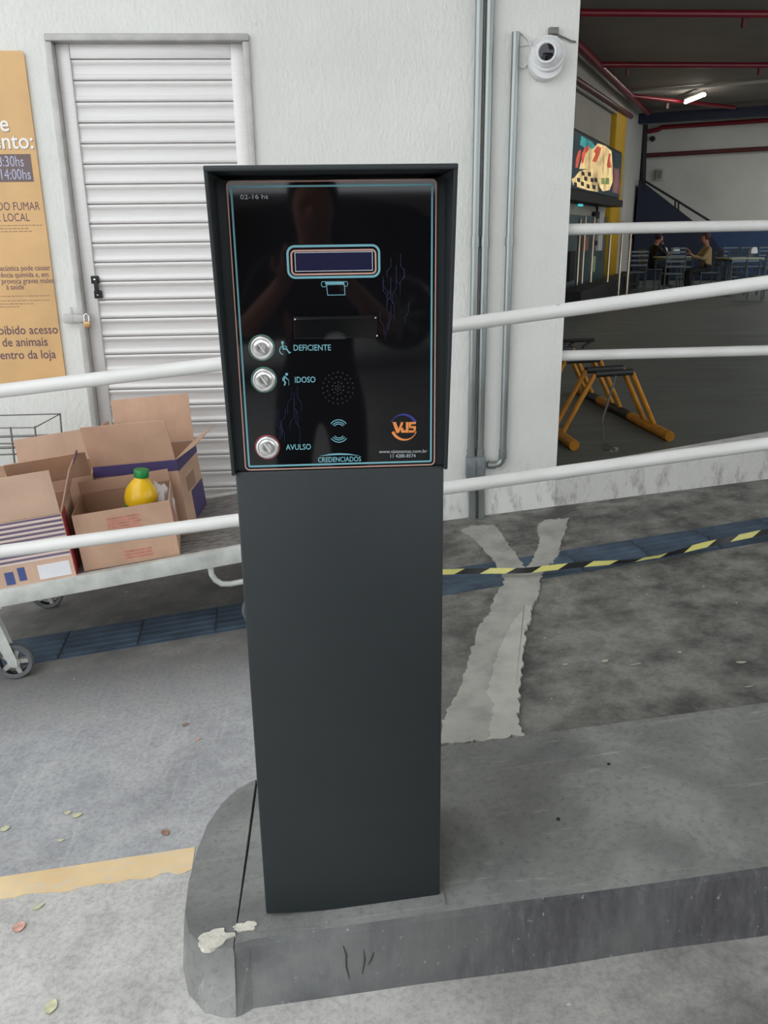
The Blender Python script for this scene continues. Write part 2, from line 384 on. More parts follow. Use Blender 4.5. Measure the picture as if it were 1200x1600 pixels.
lw.prism(lp, frame((0, WY, 0), (1, 0, 0), (0, 0, 1), (0, 1, 0)), 0, .2)
struct(lw.build('wall_low', wall_mat('low_wall_plaster', (204, 203, 198))))

# hall frame (turned against the shop front)
HT = R(26.9); hu = Vector((math.cos(HT), -math.sin(HT), 0)); hv = Vector((math.sin(HT), math.cos(HT), 0)); HZ = .10; HC = 4.45
KC = Vector((8.95, 25.3, 0))                       # far left corner
def LW(x, y, off=0.0): return on_plane(x, y, hu, hu.dot(KC)+off)      # on the hall's left wall
def BW(x, y, off=0.0): return on_plane(x, y, hv, hv.dot(KC)-off)      # on the hall's back wall
def CE(x, y, z=4.3): return on_plane(x, y, (0, 0, 1), z)
def HF(x, y, z=0.0): return on_plane(x, y, (0, 0, 1), HZ+z)
f2 = MB(); A_ = KC - hv*((KC.y-WY-.2)/hv.y); B_ = KC + hu*16
pts = [(A_.x, WY+.2), (22, WY+.2), (B_.x, B_.y), (KC.x, KC.y)]
f2.add([(x, y, HZ) for x, y in pts], [(0, 1, 2, 3)]); struct(f2.build('floor.001', M_['hfloor']))
c2 = MB(); c2.add([(x, y, HC) for x, y in pts], [(0, 1, 2, 3)]); struct(c2.build('ceiling', M_['hceil']))
def vwall(name, p, q, z0, z1, m, th=.15, side=1):
    p = Vector((p[0], p[1], 0)); q = Vector((q[0], q[1], 0)); d = (q-p).normalized(); n = Vector((-d.y, d.x, 0))*side*th
    b = MB(); b.prism([(p.x, p.y), (q.x, q.y), (q.x+n.x, q.y+n.y), (p.x+n.x, p.y+n.y)], I4, z0, z1); return struct(b.build(name, m))
vwall('wall_left', A_, KC, HZ, HC, M_['hbeige'])
vwall('wall_back', KC, B_, HZ, HC, M_['hwall'])
vwall('wall_right', (22, WY+.2), (B_.x, B_.y), HZ, HC, M_['hwall'], side=-1)

# canopy over the driveway behind and beside the viewer, ribbed sheet
cn = MB(); nx = 60; X0, X1 = -0.35, 11.0
vs_ = []; fs_ = []
for i in range(nx+1):
    x = X0 + (X1-X0)*i/nx; z = 4.55 + (.04 if i % 2 else 0)
    vs_ += [(x, -8.5, z), (x, WY, z), (x, -8.5, z+.02), (x, WY, z+.02)]
for i in range(nx):
    a = 4*i; fs_ += [(a, a+1, a+5, a+4), (a+2, a+6, a+7, a+3)]
cn.add(vs_, fs_); struct(cn.build('ceiling.001', M_['canopy']))
cn = MB(); cn.box((-7, 2.0, 4.5), (-.36, WY, 4.56)); struct(cn.build('ceiling.002', M_['canopy']))
bw_ = MB(); bw_.box((-14, -14.3, -1.5), (2.4, -14.0, 2.0)).box((4.6, -14.3, -.5), (14, -14.0, 1.6)); struct(bw_.build('wall_backdrop', mat('backdrop_paint', (74, 70, 70), .8, var=.2, scale=.7)))  # dark wall added behind the viewer to darken the panel's reflection

# ------------------------------------------------------------------ metal door
dr = thing('door_1', None, None, (DX0, WY, 0)); struct(dr)
fr = MB()
for a, b in (((DX0-.022, WY-.0215, -.15), (DX0+.006, WY+.10, DZ1-.007)), ((DX1-.006, WY-.0215, -.15), (DX1+.022, WY+.10, DZ1-.007)), ((DX0-.022, WY-.022, DZ1-.006), (DX1+.022, WY+.10, DZ1+.022))): fr.box(a, b, bev=.006)
fr.build('door_frame', M_['alu_dull'], dr, True)
DY = WY+.055
MB().box((DX0+.006, DY-.028, -.15), (DX0+.062, DY+.02, DZ1-.006), bev=.004).build('stile', M_['alu'], dr, True)
MB().box((DX1-.062, DY-.028, -.15), (DX1-.006, DY+.02, DZ1-.006), bev=.004).build('stile', M_['alu'], dr, True)
MB().box((DX0+.062, DY-.024, DZ1-.062), (DX1-.062, DY+.02, DZ1-.006), bev=.003).build('top_rail', M_['alu'], dr, True)
sx0, sx1 = DX0+.062, DX1-.062
PIT = .0817
proto = None; zt = DZ1-.062; k = 0
while zt - PIT*k > -.1:
    z1 = zt - PIT*k
    if proto is None:
        prof = [(-.004, 0), (-.013, -.0015), (-.0155, -.006), (-.0155, -.013), (-.0115, -.022), (-.0105, -.027), (-.0105, -.052), (-.0115, -.058), (-.016, -.066), (-.0165, -.072), (-.014, -.0785), (-.004, -.081)]
        sl = MB(); n = len(prof)
        sl.add([(x, DY+y, z1+z) for x in (sx0, sx1) for y, z in prof], [(i, i+1, n+i+1, n+i) for i in range(n-1)] + [tuple(range(n)), tuple(range(n, 2*n))])
        proto = sl.build('slat', M_['alu'], dr, True)
    else:
        c = proto.copy(); C.objects.link(c); c.parent = dr; c.location = (0, 0, -PIT*k)
    k += 1
MB().box((DX0, DY+.005, -.15), (DX1, DY+.02, DZ1)).build('backing_sheet', M_['alu_dull'], dr)
# black handle bracket
p0, p1 = at(149, 437, DY-.022), at(154, 460, DY-.022)
hb = MB()
for p in (p0, p1): hb.box((p.x-.017, DY-.034, p.z-.017), (p.x+.017, DY-.02, p.z+.017), bev=.003)
hb.box((p0.x-.005, DY-.040, p1.z), (p0.x+.012, DY-.030, p0.z), bev=.002)
hd = hb.build('handle', M_['black'], dr, True)
for p in (p0, p1): MB().lathe([(.006, 0), (.005, .004), (.001, .005)], frame((p.x, DY-.034, p.z), (1, 0, 0), (0, 0, 1), (0, -1, 0)), 10).build('screw_or_glint', M_['steel'], hd, True)
# hasp across frame
ha = at(101, 497, WY-.006); hb_ = at(140, 495, WY-.006)
h = MB(); h.box((ha.x, WY-.034, ha.z-.021), (ha.x+.055, WY-.020, ha.z+.019), bev=.005); h.box((ha.x+.05, WY-.036, ha.z-.017), (hb_.x, WY-.024, ha.z+.017), bev=.003)
h.box((ha.x+.035, WY-.03, ha.z+.015), (ha.x+.045, WY-.024, ha.z+.05), bev=.002)
h.build('hasp', M_['alu_dull'], dr, True)
pk = thing('padlock', 'small brass padlock hanging on the hasp of the metal slat door', 'padlock', (hb_.x-.004, WY-.045, hb_.z-.045))
px_, pz_ = hb_.x-.002, hb_.z
MB().box((px_-.016, WY-.055, pz_-.045), (px_+.014, WY-.038, pz_-.016), bev=.003).build('body', M_['brass'], pk, True)
MB().tube([(px_-.011, WY-.046, pz_-.02), (px_-.011, WY-.046, pz_+.006), (px_-.006, WY-.046, pz_+.014), (px_, WY-.046, pz_+.016), (px_+.005, WY-.046, pz_+.013), (px_+.009, WY-.046, pz_+.005), (px_+.009, WY-.046, pz_-.018)], .0035, 8).build('shackle', M_['steel'], pk, True)

# ------------------------------------------------------------------ ochre notice board
sg = thing('notice_board', 'ochre notice board with white and violet lettering left of the metal door', 'sign', (-1.6, WY, .79))
SX1, SZ0, SZ1 = -1.21, .79, 2.152; SF = WY-.012
MB().prism([(-2.0, SZ0), (SX1, SZ0), (SX1, SZ1-.012), (SX1-.012, SZ1), (-2.0, SZ1)], frame((0, WY, 0), (1, 0, 0), (0, 0, 1), (0, -1, 0)), .001, .012).build('board', M_['signboard'], sg)
SM = frame((0, SF, 0), (1, 0, 0), (0, 0, 1), (0, -1, 0))
def sp(x, y): p = at(x, y, SF); return p.x, p.z
def sline(s, xr, yb, cap_px, m, bold=0.0, name='lettering', wk=1.0, h=.0006):
    x1, z = sp(xr, yb); cap = cap_px*4.0/1330*.98
    vs, _ = text_mesh(s); wd = (max(v.x for v in vs)-min(v.x for v in vs))*cap/.73*wk
    return text(name, s, SM, x1-wd, x1, z, cap, m, sg, h, bold)
for dx, dz, m, hh in ((.8, .9, M_['ink'], .0006), (0, 0, M_['signwhite'], .0012)):
    sline('Horário de', 15+dx, 205+dz, 21, m, .012, h=hh); sline('funcionamento:', 53+dx, 232+dz, 21, m, .012, h=hh)
a = sp(0, 241); b = sp(53, 284); MB(SM).box((-1.86, b[1], 0), (b[0], a[1], .001)).build('hours_panel', M_['signbox'], sg)
sline('8:30hs', 38, 260, 14, M_['lilac'], .004, h=.002, wk=.76); sline('14:00hs', 49, 280, 14, M_['lilac'], .004, h=.002, wk=.76)
sline('PROIBIDO FUMAR', 63, 328, 11, M_['ink'], 0, wk=.80); sline('NESTE LOCAL', 47, 345.5, 11, M_['ink'], 0, wk=.80)
sline('acústica pode causar', 79, 422, 7.5, M_['ink'], .006, wk=.86); sline('ência quimida e, em', 76, 432.5, 7.5, M_['ink'], .006, wk=.86); sline('provoca graves males', 84, 442, 7.5, M_['ink'], .006, wk=.86); sline('à saúde', 38, 452, 7.5, M_['ink'], .006, wk=.86)
sline('Proibido acesso', 91, 521, 13, M_['ink'], .010, wk=.92); sline('de animais', 75, 540, 13, M_['ink'], .010, wk=.92); sline('dentro da loja', 88, 559.5, 13, M_['ink'], .010, wk=.92)
fine = MB(SM)
for y, xr in ((352.5, 66), (357.5, 45), (362, 50), (462.5, 77), (469.5, 77), (475, 52), (480, 30)):
    x1, z = sp(xr, y); x = x1
    while x > -1.8:
        l = random.uniform(.006, .022); fine.box((x-l, z, 0), (x, z+.0035, .0006)); x -= l+.004
fine.build('fine_print', M_['inklight'], sg)['kind'] = 'stuff'

# ------------------------------------------------------------------ conduits on the wall
def conduit(label, pts, r, joints, extra=None):
    base = pts[-1]; o = thing('wall_conduit', label, 'pipe', base, 'galvanised conduits')
    MB().tube(pts, r, 14).build('pipe', M_['galv'], o, True)
    for a, b in joints: MB().tube([a, b], r*1.18, 14).build('coupling', M_['galv'], o, True)
    return o
CY = WY-.022
def cpt(x, y): return at(x, y, CY)
A = cpt(752, 0); xA = A.x; Bp = cpt(769, 0); xB = Bp.x
cz = cpt(744, 712).z; cj = cpt(745, 378).z
for lbl, x, r in (('galvanised conduit running up the wall, nearest the metal door', xA-.006, .018), ('galvanised conduit on the wall in the middle of the three', xB-.008, .018)):
    conduit(lbl, [(x, CY, 4.5), (x, CY, cz-.005)], r, [((x, CY, cj-.022), (x, CY, cj+.022)), ((x, CY, cz-.005), (x, CY, cz+.03))])
x3 = cpt(806, 60).x; z3 = cpt(806, 50).z; ze = cpt(784, 726).z; r3 = .017
conduit('galvanised conduit ending beside the dome camera with an elbow below', [(x3, CY, z3), (x3, CY, ze+.05), (x3-.004, CY, ze+.02), (x3-.018, CY, ze+.004), (x3-.04, CY, ze), (xB+.03, CY, ze)], r3,
        [((x3, CY, cj-.02), (x3, CY, cj+.02)), ((x3, CY, ze+.03), (x3, CY, ze+.075)), ((x3-.035, CY, ze), (x3-.07, CY, ze))])
for lbl, x, xe in (('grey conduit box under the conduit nearest the metal door', xA-.006, cpt(742, 815)), ('grey conduit box under the middle conduit', xB-.008, cpt(757, 815))):
    o = thing('conduit_box', lbl, 'junction box', (x, CY, cz-.12), 'conduit boxes')
    MB().box((x-.024, WY-.055, cz-.105), (x+.024, WY-.001, cz), bev=.006).build('body', M_['condulet'], o, True)
    MB().box((x-.019, WY-.059, cz-.092), (x+.019, WY-.054, cz-.014), bev=.002).build('cover', M_['condulet'], o, True)
    MB().tube([(x, CY, cz-.1), (x, CY, cz-.135)], .021, 14).build('collar', M_['condulet'], o, True)
    conduit('short grey pipe from the ' + ('left' if x < xB-.02 else 'right') + ' conduit box down to the ground', [(x, CY, cz-.13), (x+.01, CY, cz-.19), (x+.014, CY, gz(x)-.01)], .019, [])

# ------------------------------------------------------------------ dome camera
cc = at(851, 92, WY)
cv = thing('dome_camera', 'white dome security camera high on the wall corner', 'camera', (cc.x, WY, cc.z))
cm = frame((cc.x, WY, cc.z-.012), (1, 0, 0), (0, 0, 1), (0, -1, 0))
MB().lathe([(.077, 0), (.078, .02), (.074, .04), (.071, .046)], cm, 32).build('housing', M_['white'], cv, True)
tilt = Vector((-.18, -.95, .12)).normalized()
tx = Vector((0, 0, 1)).cross(tilt).normalized(); ty = tilt.cross(tx)
tm = frame((cc.x+.002, WY-.046, cc.z+.012), tx, ty, tilt)
MB().lathe([(.070, -.02), (.072, 0), (.070, .008), (.066, .010), (.063, .006)], tm, 32).build('ring', M_['white'], cv, True)
MB().lathe([(.062, -.01), (.060, .012), (.052, .032), (.038, .046), (.03, .05)], tm, 32).build('ball', M_['white'], cv, True)
dl = Vector((-.30, -.93, -.05)).normalized(); lx = Vector((0, 0, 1)).cross(dl).normalized(); ly = dl.cross(lx)
lc = Vector((cc.x, WY-.046, cc.z+.012)) + dl*.047
lm = frame(lc, lx, ly, dl)
ln = MB().lathe([(.043, -.016), (.044, .002), (.041, .007), (.036, .008), (.034, .003)], lm, 28).build('lens_ring', M_['white'], cv, True)
MB().lathe([(.0345, 0), (.031, .005), (.016, .009), (.001, .010)], lm, 28).build('lens', M_['lens'], ln, True)
cb = thing('camera_cable', 'grey cable and clip running from the dome camera round the wall corner', 'cable', at(862, 55, WY))
q = [at(x, y, WY-.012) for x, y in ((843, 70), (847, 62), (854, 57), (864, 54.5), (874, 55.5), (884, 60), (892, 64), (900, 65.5))]
MB().tube(q, .004, 8).build('cable', M_['wire'], cb, True)
e = at(864, 53, WY); MB().box((e.x-.022, WY-.022, e.z-.004), (e.x+.020, WY-.001, e.z+.022), bev=.003).build('clip', M_['wire'], cb, True)
MB().box((e.x-.02, WY-.016, e.z-.028), (e.x+.02, WY-.001, e.z-.008), bev=.006).build('cable_boss', M_['white'], cb, True)
wc = thing('white_wire', 'thin white wire looping from the conduit end to the dome camera', 'cable', at(822, 80, WY))
MB().tube([at(x, y, WY-.006) for x, y in ((809, 49), (816, 52), (824, 60), (829, 68), (831, 76), (828, 88), (824, 98), (819, 106), (812, 104))], .0045, 8).build('wire', M_['white'], wc, True)
MB().tube([at(x, y, WY-.006) for x, y in ((812, 72), (822, 70), (831, 68))], .0035, 8).build('wire', M_['white'], wc, True)

# ------------------------------------------------------------------ ramp guard rail and the level rail on the low wall
RY = 2.4; RR = .0195
gr = thing('guard_rail', 'white two-bar pipe guard rail following the ramp behind the ticket machine', 'railing', (0.02, RY, gz(.02)))
def rail_at(x, y): return at(x, y, RY)
U = [rail_at(0, 611), rail_at(350, 568), rail_at(705, 509), rail_at(1200, 441)]
L = [rail_at(0, 862), rail_at(376, 812), rail_at(694, 763), rail_at(1200, 693)]
def ext(P, x, i, j): t = (x-P[i].x)/(P[j].x-P[i].x); return P[i]+(P[j]-P[i])*t
for nm, P in (('upper_bar', U), ('lower_bar', L)):
    MB().tube([ext(P, -2.0, 0, 1)] + P + [ext(P, 2.2, 2, 3)], RR, 16).build(nm, M_['rail'], gr, True)
for x in (-1.98, .02, 2.18):
    ztop = 1.13 + SL*x*1.1; MB().tube([(x, RY+.005, gz(x)-.02), (x, RY+.005, ztop-.01)], .024, 16).build('post', M_['rail'], gr, True)
hr = thing('level_rail', 'white level pipe railing on the low wall of the hall opening', 'railing', (3.2, WY+.1, .5))
for nm, y0, y1 in (('upper_bar', 358.5, 352), ('lower_bar', 555.5, 547.5)):
    a = at(890, y0, WY+.06); b = at(1200, y1, WY+.06); d = (b-a)/(b.x-a.x)
    MB().tube([a+d*(1.0-a.x), a+d*(5.5-a.x)], .0255, 16).build(nm, M_['rail'], hr, True)
MB().tube([(2.9, WY+.06, .45), (2.9, WY+.06, 1.43)], .0255, 16).build('post', M_['rail'], hr, True)
MB().tube([(5.4, WY+.06, .55), (5.4, WY+.06, 1.43)], .0255, 16).build('post', M_['rail'], hr, True)

# ------------------------------------------------------------------ traffic island
IM = frame((0, 0, 0), (1, 0, SL), (0, 1, 0), (0, 0, 1))            # sheared along the ramp
isl = thing('traffic_island', 'raised grey concrete island with rounded nose under the ticket machine', 'kerb', (.4, 1.6, gz(.4)))
IH = .13
nose_t = [(-.2195, 1.872), (-.262, 1.845), (-.299, 1.790), (-.325, 1.715), (-.338, 1.62), (-.342, 1.52), (-.336, 1.43), (-.318, 1.372), (-.286, 1.335), (-.246, 1.318), (-.2215, 1.316)]
nose_b = [(-.2195, 1.885), (-.270, 1.862), (-.315, 1.805), (-.345, 1.72), (-.360, 1.62), (-.363, 1.52), (-.352, 1.42), (-.328, 1.345), (-.285, 1.290), (-.246, 1.272), (-.2215, 1.268)]
def wedge(mb, top, bot, z0, z1, bev=.012):
    # top outline, bottom outline; softened arris
    n = len(top); c = Vector((sum(p[0] for p in top)/n, sum(p[1] for p in top)/n))
    inn = [(p[0]+(c.x-p[0])*bev*3, p[1]+(c.y-p[1])*bev*3) for p in top]
    vs = [(x, y, z0) for x, y in bot] + [(x, y, z1-bev) for x, y in top] + [(x, y, z1) for x, y in inn]
    fs = [tuple(range(n))[::-1], tuple(range(2*n, 3*n))]
    for k in (0, 1): fs += [(k*n+i, k*n+(i+1) % n, (k+1)*n+(i+1) % n, (k+1)*n+i) for i in range(n)]
    return mb.add(vs, fs)
no = wedge(MB(IM), nose_t, nose_b, -.05, IH).build('nose_block', M_['island'], isl, True)
top = [(-.2155, 1.868), (-.217, 1.6), (-.222, 1.322)]; bot = [(-.214, 1.885), (-.217, 1.6), (-.222, 1.268)]
rr = random.Random(3)
for i in range(25):
    x = -.19 + i*.25; top.append((x, 1.330 + rr.uniform(-.003, .003))); bot.append((x, 1.285 + rr.uniform(-.004, .004)))
top += [(5.81, 1.905), (2.5, 1.903), (1, 1.902), (.2, 1.900)]; bot += [(5.81, 1.92), (2.5, 1.92), (1, 1.917), (.2, 1.915)]
sb = MB(IM); n = len(top)
sb.add([(x, y, -.05) for x, y in bot] + [(x, y, IH-.008) for x, y in top] + [(x, y+(.01 if y < 1.5 else -.008), IH) for x, y in top],
       [tuple(range(n))[::-1], tuple(range(2*n, 3*n))] + [(k*n+i, k*n+(i+1) % n, (k+1)*n+(i+1) % n, (k+1)*n+i) for k in (0, 1) for i in range(n)])
sb.mi = [0, 0] + [1 if 2 <= i < n-5 else 0 for i in range(n)]*2
sb.build('slab', [M_['island'], M_['kerbface']], isl)
MB(IM).box((-.226, 1.40, -.02), (-.214, 1.86, IH-.014)).build('joint', M_['seam'], isl)
def blob(cx, cy, rx, ry, n=22, rough=.25, seed=1, rot=0):
    q = random.Random(seed); o = []
    for k in range(n):
        a = 2*math.pi*k/n; r = 1+q.uniform(-rough, rough)
        x, y = rx*r*math.cos(a), ry*r*math.sin(a); o.append((cx+x*math.cos(rot)-y*math.sin(rot), cy+x*math.sin(rot)+y*math.cos(rot)))
    return o
MB(IM).prism(blob(-.263, 1.352, .034, .022, seed=2), I4, IH-.006, IH+.003).build('plaster_chip', M_['chip'], isl)
MB(IM).prism(blob(-.205, 1.372, .022, .012, seed=5), I4, IH-.006, IH+.002).build('plaster_chip', M_['chip'], isl)
MB(IM).prism([(-.172, 1.352), (.195, 1.356), (.195, 1.68), (-.172, 1.68)], I4, IH-.004, IH+.004).build('mortar_bed', M_['island'], isl)
def on_face(x, y): return on_plane(x, y, (-.02425, -.97, .2425), -1.2586)
for c_ in (((536, 1478), (541, 1492), (541, 1510), (546, 1530)), ((568, 1484), (570, 1500), (566, 1522)), ((584, 1488), (580, 1500), (575, 1508))):
    MB().tube([on_face(*p) for p in c_], [.0006] + [.0014]*(len(c_)-2) + [.0006], 6).build('crack', M_['seam'], isl, True)
# ------------------------------------------------------------------ markings and patches on the driveway
GM = IM
def gpoly(pts_px, rough=.006, sub=3, seed=1):
    q = random.Random(seed); P = [ground(x, y) for x, y in pts_px]; o = []
    for i, p in enumerate(P):
        b = P[(i+1) % len(P)]
        for k in range(sub):
            t = k/sub; c = p.lerp(b, t); o.append((c.x+q.uniform(-rough, rough), c.y+q.uniform(-rough, rough)*1.6))
    return o
def tri_prism(name, poly, z, m, parent=None):
    bm = bmesh.new(); vs = [bm.verts.new((x, y, 0)) for x, y in poly]; f = bm.faces.new(vs)
    bmesh.ops.triangulate(bm, faces=[f]); bm.verts.index_update()
    n = len(poly); tv = [(v.co.x, v.co.y, z) for v in bm.verts]; tf = [tuple(v.index for v in f.verts) for f in bm.faces]; bm.free()
    mb = MB(GM); mb.add(tv + [(x, y, -.002) for x, y, _ in tv], tf + [(i, (i+1) % n, n+(i+1) % n, n+i) for i in range(n)])
    return mb.build(name, m, parent)
cp = thing('cement_patch', 'pale forked cement trench repair crossing the dark driveway right of the ticket machine', 'cement patch', ground(780, 1000))
P1 = [(720, 830), (735, 824), (772, 822), (788, 843), (806, 868), (822, 892), (832, 878), (838, 862), (845, 845), (842, 835), (838, 826), (850, 815), (888, 811), (882, 830), (876, 850), (872, 868), (862, 882), (850, 893), (845, 905), (842, 922), (836, 945), (822, 955), (805, 985), (795, 1010), (786, 1040), (778, 1075), (772, 1110), (764, 1160), (735, 1163), (684, 1168), (692, 1130), (700, 1112), (715, 1082), (728, 1050), (738, 1015), (748, 985), (765, 960), (775, 935), (787, 912), (785, 900), (770, 875), (748, 850), (735, 838)]
P2 = [(822, 950), (832, 945), (831, 965), (822, 985), (820, 1010), (816, 1040), (814, 1065), (810, 1090), (808, 1115), (812, 1138), (818, 1152), (762, 1161), (768, 1125), (771, 1105), (762, 1085), (768, 1055), (776, 1030), (785, 1005), (798, 980), (812, 962)]
tri_prism('trench_fill', gpoly(P1, .006, 7, 4), .0075, M_['patch'], cp)
tri_prism('trench_fill', gpoly(P2, .006, 7, 8), .0095, M_['patch2'], cp)
q = random.Random(2); yl = [Vector((-3.2, ground(-60, 1380).y, 0)), ground(-60, 1380), ground(305, 1324), ground(300, 1358)] + [ground(300-12*k, 1360+12*k*.155+q.uniform(-3, 3)) for k in range(1, 30)] + [ground(-60, 1418), Vector((-3.2, ground(-60, 1418).y, 0))]
pl_ = tri_prism('painted_line', [(p.x, p.y) for p in yl], .0015, M_['paintline'])
tag(pl_, 'worn yellow painted line on the concrete left of the island', 'road marking')
# tactile tiles
ts = thing('tactile_strip', 'dark blue ridged tactile paving strip crossing behind the ticket machine', 'tactile paving', (0.3, 3.2, gz(.3)))
ta = Vector((-1.2, 3.1)); tb = Vector((1.92, 3.36)); td = (tb-ta).normalized(); tn = Vector((-td.y, td.x)); TL, TW = .295, .25
t0 = None; i = -5
while True:
    s = i*(TL+.003); o_ = ta + td*(s+.12)
    if o_.x > 3.2: break
    Mx = frame((o_.x, o_.y, gz(o_.x)), (td.x, td.y, SL*td.x), (tn.x, tn.y, SL*tn.x), (0, 0, 1))
    if t0 is None:
        tb_ = MB(Mx); tb_.box((0, -TW/2, -.002), (TL, TW/2, .003))
        for k in range(5):
            y = -TW/2 + .03 + k*.0475; tb_.add([(.004, y-.013, .003), (TL-.004, y-.013, .003), (TL-.004, y-.008, .006), (.004, y-.008, .006), (.004, y+.008, .006), (TL-.004, y+.008, .006), (TL-.004, y+.013, .003), (.004, y+.013, .003)], [(0, 1, 2, 3), (3, 2, 5, 4), (4, 5, 6, 7)])
        t0 = tb_.build('tile', M_['tactile'], ts); base_M = Mx
    else:
        c = t0.copy(); C.objects.link(c); c.parent = ts; W = WM[ts]; c.matrix_local = W.inverted() @ Mx @ base_M.inverted() @ W
    i += 1
# leaves and scraps
def leaf(name, label, px, py, ln_, wd, rot, m, curl=.25, cat='leaf'):
    p = ground(px, py); n = 6; mb = MB(Matrix.Translation((p.x, p.y, p.z+.0015)) @ Matrix.Rotation(math.atan(SL), 4, 'Y').inverted() @ Matrix.Rotation(R(rot), 4, 'Z'))
    vs = []; fs = []
    for i in range(n+1):
        t = i/n; hw = wd/2*math.sin(math.pi*(.06+.88*t))**.8; x = ln_*(t-.5); z = curl*ln_*(2*t-1)**2*.35
        vs += [(x, -hw, z+curl*wd*.35), (x, 0, z), (x, hw, z+curl*wd*.35)]
    k = len(vs); vs += [(a, b, c+.0012) for a, b, c in vs]
    for i in range(n):
        a = 3*i
        for q in (0, 1): fs += [(a+q, a+q+1, a+q+4, a+q+3), (k+a+q+3, k+a+q+4, k+a+q+1, k+a+q)]
        fs += [(a, a+3, k+a+3, k+a), (a+2, k+a+2, k+a+5, a+5)]
    mb.add(vs, fs); o = mb.build(name, m, None, True); return tag(o, label, cat, 'fallen leaves and scraps on the concrete')
for args in ((8, 1296, .024, .012, 10, 'leaf', 'pale leaf at the left edge of the picture above the yellow line'),
             (106, 1271, .018, .008, 0, 'leaf', 'small green leaf touching a longer one above the yellow line'),
             (120, 1275, .027, .011, 8, 'leaf', 'curled green leaf beside a smaller one above the yellow line'),
             (95, 1314, .018, .006, -5, 'leaf', 'thin pale leaf lying just above the yellow line'),
             (258, 1302, .018, .017, 40, 'leafbrown', 'round brown leaf between the yellow line and the island nose'),
             (60, 1418, .028, .007, 35, 'leaf', 'slim pale leaf just below the yellow line'),
             (30, 1450, .028, .018, 20, 'leafpink', 'pinkish dry leaf below the yellow line'),
             (80, 1575, .034, .015, 85, 'leaf', 'large pale leaf near the lower left corner'),
             (290, 1133, .022, .008, 25, 'leafbrown', 'brown twig-like leaf on the concrete left of the ticket machine'),
             (309, 1156, .014, .008, 0, 'leafpink', 'tiny reddish leaf close to the ticket machine column')):
    leaf('fallen_leaf', args[6], args[0], args[1], args[2], args[3]*1.7, args[4], M_[args[5]], .12)
for px, py, a, b, r_, lb in ((883, 1039, .022, .012, 0, 'pale scrap nearest the cement patch'), (945, 1034, .032, .022, 20, 'broad yellowish scrap on the dark concrete'), (993, 1039, .05, .008, 5, 'long thin white scrap on the dark concrete'), (1062, 1020, .018, .014, 0, 'small white scrap farthest from the island'), (1158, 1036, .04, .016, -10, 'pale scrap near the right edge of the picture'), (1170, 1074, .035, .008, 0, 'thin pale scrap beside the island near the right edge')):
    leaf('litter_scrap', lb, px, py, a*.75, b*.8, r_, M_['leafw'], .1, 'scrap')
for px, py, lb in ((872, 1281, 'small black pebble lying on the island top close to the ticket machine'), (951, 1195, 'small black pebble lying on the island top towards the driveway')):
    p = on_plane(px, py, (-SL, 0, 1), IH); mb = MB(); mb.lathe([(.002, 0), (.0045, .002), (.004, .004), (.001, .005)], Matrix.Translation(p), 8); tag(mb.build('pebble', M_['black'], None, True), lb, 'pebble', 'pebbles on the island')
# hazard tape
tp = thing('hazard_tape', 'yellow and black hazard tape lying across the tactile strip', 'tape', ground(950, 890))
tp_px = [(640, 906), (693, 905), (750, 903), (820, 901), (880, 895), (940, 888), (1000, 879), (1060, 869), (1120, 858), (1170, 847), (1210, 838), (1290, 822)]
P = [ground(x, y, .012) for x, y in tp_px]; P.append(P[-1]+(P[-1]-P[-3])*3)
dens = []
for i in range(len(P)-1):
    for k in range(10): dens.append(P[i].lerp(P[i+1], k/10))
dens.append(P[-1]); acc = [0.0]
for i in range(1, len(dens)): acc.append(acc[-1]+(dens[i]-dens[i-1]).length)
def tape_at(s):
    for i in range(1, len(acc)):
        if acc[i] >= s: return dens[i-1].lerp(dens[i], (s-acc[i-1])/max(1e-9, acc[i]-acc[i-1]))
    return dens[-1]
def tape_pt(s, v):
    p = tape_at(s); a = R(42) + R(30)*math.sin(s*5.1) + .3*math.sin(s*11); wv = .022*v
    return p + Vector((0, math.cos(a)*wv*1.2, abs(math.sin(a))*.02 + math.sin(a)*wv*1.0 + .012))
s = 0.0; k = 0
while s < acc[-1]-.1:
    Ls = .105; mb = MB(); vs = []; fs = []; nn = 5
    for i in range(nn+1):
        for v in (-.5, 0, .5):
            sk = .045*v; vs.append(tape_pt(min(acc[-1], max(0, s+Ls*i/nn+sk)), v))
    m_ = len(vs); vs += [q+Vector((0, -.0006, .0006)) for q in vs]
    for i in range(nn):
        for j in (0, 1):
            a = 3*i+j; fs += [(a, a+1, a+4, a+3), (m_+a, m_+a+3, m_+a+4, m_+a+1)]
    mb.add(vs, fs); mb.build('stripe', M_['tapey' if k % 2 else 'tapek'], tp, True); s += Ls; k += 1

# ------------------------------------------------------------------ ticket machine
TX0, TX1, TY0, TY1 = -.163, .187, 1.382, 1.66
tk = thing('ticket_machine', 'dark slate parking ticket machine with hooded black panel on the island', 'ticket machine', (.012, 1.5, .125))
MB().box((TX0, TY0, .128), (TX1, TY1, 1.046), bev=.004).build('column', M_['slate'], tk, True)
HX0, HX1, HT_ = TX0-.005, TX1+.005, .006
sy = [(1.372, 1.042), (1.296, 1.512), (TY1+.004, 1.512), (TY1+.004, 1.042)]
YZ = lambda x: frame((x, 0, 0), (0, 1, 0), (0, 0, 1), (1, 0, 0))
for x in (HX0, HX1-HT_):
    hood = MB().prism(sy, YZ(x), 0, HT_).build('hood_side', M_['slate'], tk)
    bpy_b = hood.modifiers.new('bevel', 'BEVEL'); bpy_b.width = .0015; bpy_b.segments = 2
MB().box((HX0, 1.294, 1.506), (HX1, TY1+.006, 1.514), bev=.002).build('hood_top', M_['slate'], tk, True)
